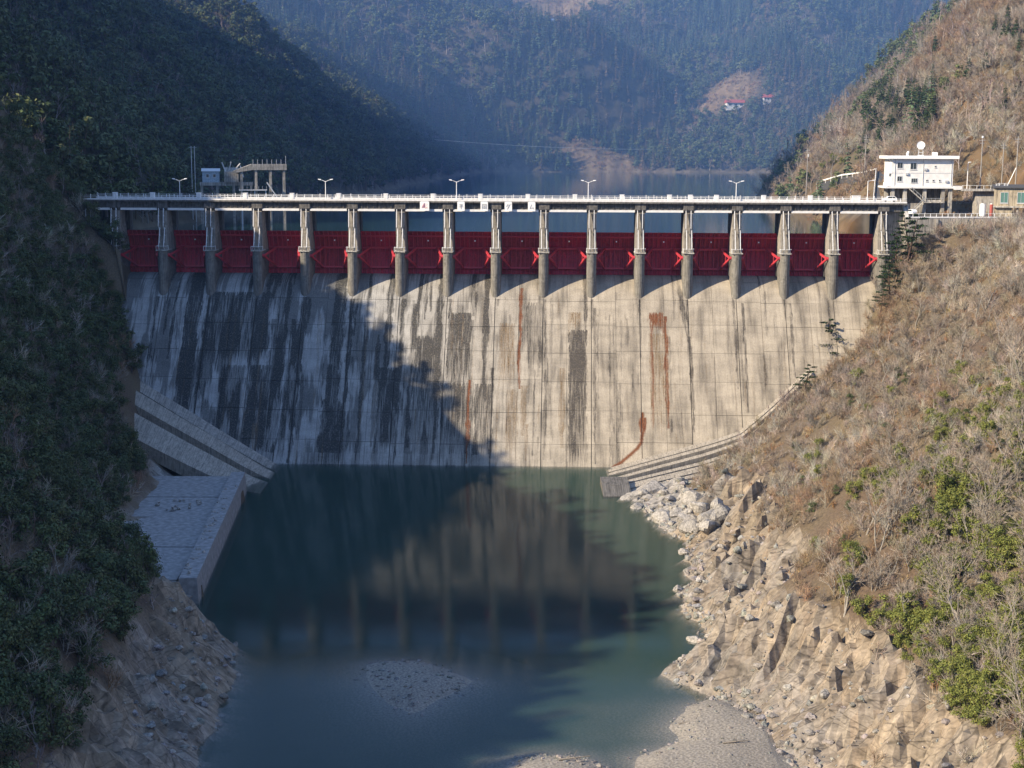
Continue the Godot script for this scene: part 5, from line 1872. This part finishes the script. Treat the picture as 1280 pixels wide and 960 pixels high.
func plant(w: Wood, kind: String, p: Vector3, size: float, tone := 1.0, spread := 0.18) -> void:
	var vs: Array = VEG[kind]
	var k := rng.randi() % vs.size()
	if kind == "brush" and rng.randf() < 0.7: k = clampi(int((N1.get_noise_2d(p.x * 0.9 + 31.0, p.z * 0.9) * 1.3 + 0.5) * 4.0), 0, 3)
	var b := Basis(Vector3(r(-0.08, 0.08), 1, r(-0.08, 0.08)).normalized(), r(0, TAU)).scaled(Vector3(size * r(0.85, 1.15), size * r(0.85, 1.15), size * r(0.85, 1.15)))
	var g := tone * (1.0 + r(-spread, spread))
	w.add("%s|%d" % [kind, k], Transform3D(b, p), Color(g * (1.0 + r(-0.1, 0.1)), g, g * (1.0 + r(-0.1, 0.1))))

func build_woods() -> void:
	var w := Wood.new()
	# far hills and the flanks of the lake
	var d := 418.0
	while d < 2350.0:
		var stp := lerpf(4.6, 6.6, clampf((d - 450.0) / 1500.0, 0, 1))
		var x := -0.40 * d - 20.0
		while x < 0.40 * d + 20.0:
			var px := x + r(-0.5, 0.5) * stp
			var pd := d + r(-0.5, 0.5) * stp
			x += stp
			var y := ground(px, -pd)
			if y < LAKE_Y + 1.2: continue
			var q := to_px(Vector3(px, y, -pd))
			if q.y < -90 or q.x < -130 or q.x > 1410: continue
			if pd > 1400 and in_clearing(px, pd): continue
			var zone := NB.get_noise_2d(px * 1.4 + 900.0, pd * 1.4)
			var zone2 := N1.get_noise_2d(px * 0.6, pd * 0.6)
			var p := Vector3(px, y - 0.3, -pd)
			if px > 60 and pd < 1000:            # the sunlit spur: bare brown wood, a few evergreens
				if (pd < 452 and px < 143) or (pd < 480 and px < 126): continue
				if pd < 700 and px < 128 and rng.randf() < 0.35: continue
				if zone2 > 0.16 and pd > 500: plant(w, "far_evergreen" if rng.randf() < 0.7 else "cedar", p, r(0.45, 0.8), 1.5)
				elif rng.randf() < 0.42: plant(w, "far_bare", p, r(0.4, 1.0), 1.25)
				else: plant(w, "brush", p, r(1.0, 1.9), 0.95, 0.3)
				continue
			if px < 0 and pd < 1500 and lut(SHORE_L, pd) - px > -10:
				var u := rng.randf() + zone2 * 0.5
				if u < 0.28: plant(w, "far_bare", p, r(0.7, 1.1))
				elif u < 0.85: plant(w, "far_evergreen", p, r(0.8, 1.25))
				else: plant(w, "cedar", p, r(0.5, 0.9))
				continue
			var z3 := N1.get_noise_2d(px * 0.25 + 300.0, pd * 0.25)
			if zone > 0.02 - z3 * 0.3: plant(w, "cedar" if z3 > -0.15 or rng.randf() < 0.4 else "brown_cedar", p, r(0.7, 1.5), 1.0 + z3 * 0.5, 0.3)
			elif zone > -0.16:
				plant(w, ["cedar", "brown_cedar", "far_evergreen", "far_evergreen"][rng.randi() % 4], p, r(0.7, 1.4), 1.1, 0.3)
			else:
				plant(w, "far_evergreen" if rng.randf() < 0.6 else "far_bare", p, r(0.9, 1.5), 1.25, 0.35)
		d += stp
	# scrub on the far terraces and the brown slope of the spur
	for c in CLEAR:
		for i in 420:
			var px: float = c[0] + r(-1.1, 1.1) * c[2]
			var pd: float = c[1] + r(-1.1, 1.1) * c[3]
			if ground(px, -pd) < LAKE_Y + 0.5: continue
			if rng.randf() < 0.9: plant(w, "dry_grass", Vector3(px, ground(px, -pd), -pd), r(1.4, 3.2), 1.0)
			else: plant(w, "far_bare", Vector3(px, ground(px, -pd), -pd), r(0.4, 0.8), 1.2)
	# thick growth on the steep ground by the end of the dam
	d = 296.0
	while d < 424.0:
		var x := -128.0
		while x < -82.0:
			var px := x + r(-1, 1)
			var pd := d + r(-1, 1)
			x += 2.1
			var y := ground(px, -pd)
			if y < 0.53 * (-60.5 - px) + 0.5 and pd > 346 and pd < 400: continue
			if y < 7.0 or (pd > 402 and px > -109): continue
			var u := rng.randf()
			var p := Vector3(px, y - 0.3, -pd)
			if u < 0.25: plant(w, "brush", p, r(0.9, 1.5))
			elif u < 0.45: plant(w, "far_bare", p, r(0.3, 0.55))
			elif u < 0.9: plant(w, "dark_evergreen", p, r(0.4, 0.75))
		d += 2.2
	# shaded bank beside the pool, and the ridge above it that shades the gorge
	d = 60.0
	while d < 412.0:
		var x := -235.0
		while x < -40.0:
			var stp := 2.5 if x > -0.40 * d - 12.0 else 8.0
			var px := x + r(-0.5, 0.5) * stp
			var pd := d + r(-0.5, 0.5) * 3.3
			x += stp
			if stp > 5 and rng.randf() < 0.55: continue
			var y := ground(px, -pd)
			if y < 5.0 or rockiness(px, pd) > 0.45: continue
			if pd > 350 and px > -112 and pd < 412: 
				if y < 0.53 * (-60.5 - px) + 0.5 or px > -92: continue
			if pd > 255 and pd < 352 and px > -80: continue
			var p := Vector3(px, y - 0.4, -pd)
			var u := rng.randf()
			if u < 0.22: plant(w, "far_bare", p, r(0.4, 0.7))
			elif u < 0.38: plant(w, "brush", p, r(1.0, 1.6))
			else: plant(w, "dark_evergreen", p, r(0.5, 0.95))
		d += 2.6
	# brown brush of the sunlit bank
	d = 120.0
	while d < 402.0:
		var x := 44.0
		while x < 0.40 * d + 12.0:
			var px := x + r(-1, 1)
			var pd := d + r(-1, 1)
			x += 1.9
			var rk := rockiness(px, pd)
			if rk > 0.5 and rng.randf() > 0.05: continue
			var y := ground(px, -pd)
			if y < 3.0 or (pd > 352 and px < 64 + (pd - 352) * 0.45): continue
			var p := Vector3(px, y - 0.1, -pd)
			var u := rng.randf()
			if N1.get_noise_2d(px * 1.6, pd * 1.6 + 77.0) < -0.30 and u > 0.35: continue          # openings of bare soil
			if u < 0.20: plant(w, "dry_grass", p, r(0.8, 1.5), 1.0)
			elif u < 0.94: plant(w, "brush", p, r(0.5, 1.0) * (1.25 if pd > 330 else 1.0), 1.0, 0.3)
			else: plant(w, "far_bare", p, r(0.25, 0.45), 1.3)
		d += 1.9
	for i in 420:
		var px := r(90, 128)
		var pd := r(362, 401)
		var y := ground(px, -pd)
		if y < 30.0: continue
		plant(w, "brush" if i % 4 else "dry_grass", Vector3(px, y - 0.1, -pd), r(0.6, 1.2), 1.0, 0.3)
	d = 436.0
	while d < 620.0:
		var x := 112.0
		while x < 0.40 * d + 12.0:
			var px := x + r(-1.2, 1.2)
			var pd := d + r(-1.2, 1.2)
			x += 2.6
			if (pd < 450 and px < 142) or (pd < 560 and px < 126): continue
			plant(w, "brush", Vector3(px, ground(px, -pd) - 0.1, -pd), r(0.7, 1.3), 1.0, 0.3)
		d += 2.6
	# dry grass on the slope behind the control building and on the yard
	for i in 900:
		var px := r(98, 190)
		var pd := r(408, 520)
		var y := ground(px, -pd)
		if pd < 447 and px < 143 and rng.randf() < 0.8: continue
		plant(w, "dry_grass", Vector3(px, y, -pd), r(0.6, 1.5), 1.0)
	var about := {"cedar": "dark green cedar forest on the far hillsides", "brown_cedar": "brownish winter cedar forest on the far hillsides", "far_evergreen": "rounded evergreen woods on the slopes round the lake", "far_bare": "leafless grey-brown woods on the gorge slopes",
		"dark_evergreen": "dense evergreen thicket on the shaded bank", "brush": "leafless brown brushwood covering the banks", "dry_grass": "straw-coloured dry grass tufts on the banks"}
	for key in w.at:
		var kind: String = key.split("|")[0]
		var v: Dictionary = VEG[kind][int(key.split("|")[1])]
		var m: Material = M.twig if kind in ["far_bare", "brush", "dry_grass"] else (M.needle if kind.ends_with("cedar") else M.leaf)
		stuff({"cedar": "cedar_forest", "brown_cedar": "winter_cedar_forest", "far_evergreen": "evergreen_woods", "far_bare": "bare_woods", "dark_evergreen": "evergreen_undergrowth", "brush": "brushwood_vegetation", "dry_grass": "dry_grass"}[kind], v.all, m, w.at[key], w.tone[key], about[kind], "undergrowth" if kind in ["brush", "dark_evergreen"] else ("grass" if kind == "dry_grass" else "forest"))

func build_trees() -> void:
	# single trees that the photograph lets you tell apart
	for q in [[1120, 352, 0.95, "layered dark pine standing against the end bay of the dam"], [1138, 322, 0.9, "bushy pine below the corner of the concrete retaining wall"], [1100, 392, 0.6, "small wind-combed pine leaning over the spillway edge"], [1046, 456, 0.9, "flat-tiered pine standing before the sunlit spillway face"], [1148, 304, 0.7, "young pine at the foot of the retaining wall"], [1112, 372, 0.7, "slender pine below the layered one at the dam end"], [1002, 498, 0.6, "dark low pine where the apron meets the brushy bank"], [1130, 338, 1.1, "tall pine rising beside the last pier of the dam"], [1108, 360, 0.85, "broad pine overhanging the last spillway bay"]]:
		var p := on_ground(q[0], q[1], 250.0, 404.0)
		if p.y < -900: continue
		tree("tiered_pine", p, q[2], "pine_tree", q[3], "pine tree", "pines beside the dam", [M.needle])
	# leafy evergreens, lower sunlit bank
	var n := 0
	var tries := 0
	while n < 295 and tries < 5000:
		tries += 1
		var px := r(1000, 1300)
		var py := r(470, 1000)
		var inside := px - (1105.0 + 40.0 * sin(py * 0.02) + (90.0 if py < 600 else 0.0) + (60.0 if py < 530 else 0.0) - (py - 700.0) * 0.03)
		if inside < 0 and rng.randf() > 0.16: continue
		if N1.get_noise_2d(px * 0.5, py * 0.5) < -0.22: continue
		var p := on_ground(px, py, 80.0, 390.0)
		if p.y < -900: continue
		if rockiness(p.x, -p.z) > 0.4: continue
		n += 1
		tree("evergreen", p - Vector3(0, 0.5, 0), r(0.34, 0.70), "evergreen_shrub", ("yellow-green leafy shrub at the upper edge of the bare sunlit rock" if p.x - lut(FOOT_R, -p.z) < 24.0 else ("yellow-green leafy shrub in the thicket well above the sunlit rock" if p.y > 26.0 else "yellow-green leafy shrub among pale bare trees of the sunlit bank")), "shrub", "evergreen shrubs of the sunlit bank", [M.leaf])
	for q in [[1030, 590], [1045, 620], [1018, 640], [1060, 505], [1120, 470], [1135, 480], [1200, 460], [1205, 520], [1250, 500], [1105, 545], [1005, 605], [1180, 620], [1160, 640], [1110, 600], [1060, 640], [1050, 680], [1075, 700], [1270, 460], [1255, 560], [990, 560]]:
		var p := on_ground(q[0] + r(-4, 4), q[1], 80.0, 400.0)
		if p.y < -900: continue
		tree("dark_evergreen", p - Vector3(0, 0.4, 0), r(0.22, 0.4), "green_bush", "small dark green bush showing through the brown brush", "bush", "green bushes in the brown brush", [M.leaf])
	n = 0
	while n < 150:
		var px := r(1030, 1300)
		var py := r(330, 960)
		if px < 1100 - (py - 560) * 0.3 and py > 620: continue
		var p := on_ground(px, py, 80.0, 398.0)
		if p.y < -900: continue
		if rockiness(p.x, -p.z) > 0.3 or (-p.z > 352 and p.x < 72): continue
		n += 1
		tree("pale_bare", p - Vector3(0, 0.3, 0), r(0.5, 1.15), "bare_tree", ("leafless pale-barked tree on the brown slope below the retaining wall" if p.y > 36.0 else ("leafless pale-barked tree standing among the green shrubs" if p.y < 24.0 else "leafless pale-barked tree halfway up the brushy sunlit bank")), "bare tree", "leafless trees of the sunlit bank", [M.twig])
	# conifers on the spur behind the control building
	for i in 46:
		var px := r(1078, 1166)
		var py := r(120, 186) if px < 1130 else r(110, 168)
		var p := on_ground(px, py, 476.0, 800.0)
		if p.y < -900: continue
		tree("spruce", p - Vector3(0, 0.4, 0), r(0.6, 1.0), "spur_conifer", "dark green conifer in the clump behind the control building", "conifer", "conifers behind the control building", [M.needle])
	for i in 60:
		var px := r(1140, 1300)
		var py := r(20, 150)
		var p := on_ground(px, py, 476.0, 900.0)
		if p.y < -900: continue
		var kind: String = ["spruce", "pale_bare", "pale_bare"][i % 3]
		if kind == "spruce": tree(kind, p, r(0.5, 0.8), "slope_conifer", "lone conifer among bare trees on the hill above the control building", "conifer", "conifers on the upper hill", [M.needle])
		else: tree(kind, p, r(0.8, 1.2), "slope_bare_tree", "tall bare tree on the brown hill above the control building", "bare tree", "bare trees on the upper hill", [M.twig])
	for q in [[1040, 206, 0.75], [1028, 210, 0.6], [1052, 204, 0.55], [985, 226, 0.4], [1000, 222, 0.45], [970, 236, 0.4]]:
		var p := on_ground(q[0], q[1], 476.0, 900.0)
		if p.y < -900: continue
		tree("evergreen", p - Vector3(0, 0.6, 0), q[2], "round_bush", "bright green rounded bush on the spur beside the lake", "bush", "green bushes on the spur", [M.leaf])
	# near trees of the shaded bank
	for i in 70:
		var px := r(-40, 190)
		var py := r(300, 930)
		var p := on_ground(px, py, 90.0, 380.0)
		if p.y < -900: continue
		if rockiness(p.x, -p.z) > 0.4 or p.y < 5.0 or (-p.z > 250 and p.x > -84): continue
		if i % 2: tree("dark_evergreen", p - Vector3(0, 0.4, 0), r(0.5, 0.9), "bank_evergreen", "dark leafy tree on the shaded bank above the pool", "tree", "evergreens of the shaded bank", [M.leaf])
		else: tree("pale_bare", p - Vector3(0, 0.4, 0), r(0.6, 1.0), "shaded_bare_tree", "leafless tree on the shaded bank above the pool", "bare tree", "leafless trees of the shaded bank", [M.twig])

func build_boulders() -> void:
	for i in 46:
		var px := r(788, 905)
		var py := 606.0 - (px - 788.0) * 0.10 + r(0, 50) + (px - 788.0) * 0.25
		var p := on_ground(px, py, 250.0, 372.0)
		if p.y < -900: continue
		if p.y < -0.5 or -p.z > 360: continue
		var b := MB.new()
		var big := i % 3 == 0
		stone(b, r(1.8, 3.4) if big else r(0.8, 1.6), rng.randi())
		var o := put("boulder", b, M.rock)
		o.position = p + Vector3(0, 0.2, 0)
		o.rotation = Vector3(r(-0.3, 0.3), r(0, TAU), r(-0.3, 0.3))
		tag(o, "large pale angular boulder in the heap below the ribbed concrete apron" if big else "small pale boulder in the heap below the ribbed concrete apron", "boulder", "pale boulders below the apron")
	for q in [[845, 662, 2.0], [858, 690, 1.6], [862, 712, 1.3], [848, 735, 1.2], [880, 770, 1.6], [868, 798, 1.2]]:
		var p := on_level(q[0], q[1], 0.3)
		var b := MB.new()
		stone(b, q[2], rng.randi())
		var o := put("shore_rock", b, M.rock)
		o.position = p
		o.rotation.y = r(0, TAU)
		tag(o, "single pale rock at the waterline of the sunlit shore", "rock", "rocks at the sunlit waterline")

	# loose stones on the rock, along the waterline and on the gravel bars
	var w := Wood.new()
	VEG["stone"] = []
	for i in 4:
		var b := MB.new()
		stone(b, 1.0, 300 + i)
		keep("stone", b, MB.new())
	for i in 2600:
		var sd := r(160, 345)
		var foot := lut(FOOT_R, sd)
		var sx := foot + (r(-1.2, 2.5) if i % 2 else r(0, 16))
		if i % 5 == 0:
			sd = r(180, 262)
			foot = lut(FOOT_L, sd)
			sx = foot - r(-1.0, 10)
		var sy := ground(sx, -sd)
		if sy < -0.4: continue
		plant(w, "stone", Vector3(sx, sy, -sd), pow(rng.randf(), 3.0) * 0.75 + 0.14, 0.8, 0.25)
	for poly in [ISLAND, BAR, BAR2]:
		for i in 420:
			var q: Vector2 = poly[rng.randi() % poly.size()].lerp(poly[rng.randi() % poly.size()], rng.randf())
			q += Vector2(r(-2, 2), r(-2, 2))
			var sy := ground(q.x, -q.y)
			if sy < -0.25: continue
			plant(w, "stone", Vector3(q.x, sy, -q.y), pow(rng.randf(), 4.0) * 0.35 + 0.08, 0.7, 0.3)
	for key in w.at:
		stuff("loose_stone_rubble", VEG["stone"][int(key.split("|")[1])].all, M.rock, w.at[key], w.tone[key], "loose stones strewn over the rock, shore and gravel bars", "stones")
	for q in [[850, 905, 5.0], [905, 930, 3.6], [700, 952, 4.2]]:
		var p := on_ground(q[0], q[1], 150.0, 300.0)
		if p.y < -900: continue
		var b := MB.new()
		b.col = Color(0.36, 0.31, 0.25)
		var e := Vector3(q[2], 0.15, r(-1.5, 1.5))
		b.tube(Vector3.ZERO, e * 0.5 + Vector3(0, 0.1, 0.2), 0.14, 0.11, 6)
		b.tube(e * 0.5 + Vector3(0, 0.1, 0.2), e, 0.11, 0.05, 6)
		b.tube(e * 0.45 + Vector3(0, 0.1, 0.15), e * 0.6 + Vector3(0, 0.7, -0.9), 0.06, 0.03, 5)
		var o := put("driftwood", b, M.bark)
		o.position = p + Vector3(0, 0.12, 0)
		tag(o, "bleached driftwood branch lying on the gravel bar", "driftwood", "driftwood on the bars")
# ---------------------------------------------------------------- scene
func _ready() -> void:
	rng.seed = 20240
	var cam := Camera3D.new()
	cam.name = "camera"
	cam.position = Vector3(0, CAM_Y, 0)
	cam.rotation = Vector3(-PITCH, 0, deg_to_rad(0.2))
	cam.fov = rad_to_deg(2.0 * atan(480.0 / FOCAL))
	cam.near = 0.5
	cam.far = 6000.0
	add_child(cam)
	cam.current = true
	var env := Environment.new()
	env.background_mode = Environment.BG_SKY
	var sky := Sky.new()
	var sm := ProceduralSkyMaterial.new()
	sm.sky_top_color = lin(0.215, 0.365, 0.72)
	sm.sky_horizon_color = lin(0.33, 0.46, 0.74)
	sm.sky_curve = 0.15
	sm.ground_bottom_color = lin(0.10, 0.10, 0.09)
	sm.ground_horizon_color = lin(0.30, 0.36, 0.44)
	sm.sun_angle_max = 1.0
	sm.energy_multiplier = 0.66
	sky.sky_material = sm
	env.sky = sky
	env.tonemap_mode = Environment.TONE_MAPPER_LINEAR
	env.tonemap_exposure = 1.95
	env.fog_enabled = true
	env.fog_density = 0.00005
	env.fog_light_color = Color(0.55, 0.74, 1.0)
	env.volumetric_fog_enabled = true
	env.volumetric_fog_density = 0.0
	env.sdfgi_enabled = true
	env.ssao_enabled = true
	env.ssil_enabled = true
	var we := WorldEnvironment.new()
	we.name = "environment"
	we.environment = env
	add_child(we)
	var sun := DirectionalLight3D.new()
	sun.name = "sun"
	sun.light_energy = 1.5
	sun.light_color = Color(1.0, 0.93, 0.82)
	sun.light_angular_distance = 0.5
	sun.shadow_enabled = true
	sun.look_at_from_position(Vector3.ZERO, Vector3(cos(deg_to_rad(27)), -0.577, -sin(deg_to_rad(27))))
	add_child(sun)

	setup_ground()
	make_materials()
	M.apron = grained(lin(0.43, 0.385, 0.315), streaky(), 0.10, 0.92, M.fine, 2.0)
	M.terrace = grained(lin(0.36, 0.355, 0.345), M.fine, 0.04, 0.92, M.fine, 2.0)
	M.stair = mat(lin(0.22, 0.20, 0.17), 0.7)
	M.beige = grained(lin(0.50, 0.43, 0.31), streaky(), 0.08, 0.9)
	build_ground()
	build_water()
	build_dam()
	build_aprons()
	build_control_house()
	build_yard()
	build_intake()
	build_far()
	make_plants()
	build_woods()
	build_trees()
	build_boulders()
	cable("thin cable strung across the lake before the far woods", at_d(500, 171, 1350.0), at_d(815, 186, 1500.0), 3.0, 0.14)
	cable("upper thin cable above the shaded bank", at_d(-40, 251, 395.0), at_d(95, 254, 408.0), 0.3, 0.05)
	cable("lower thin cable reaching the end of the dam deck", at_d(-40, 268, 395.0), at_d(112, 265, 408.0), 0.3, 0.05)
	# haze that hangs over the reservoir and its valley
	var air := FogVolume.new()
	air.name = "valley_haze"
	air.size = Vector3(2200, 420, 2230)
	air.position = Vector3(100, 200, -1545)
	var am := FogMaterial.new()
	am.density = 0.00025
	am.albedo = Color(0.55, 0.74, 1.0)
	air.material = am
	air.set_meta("kind", "stuff")
	add_child(air)
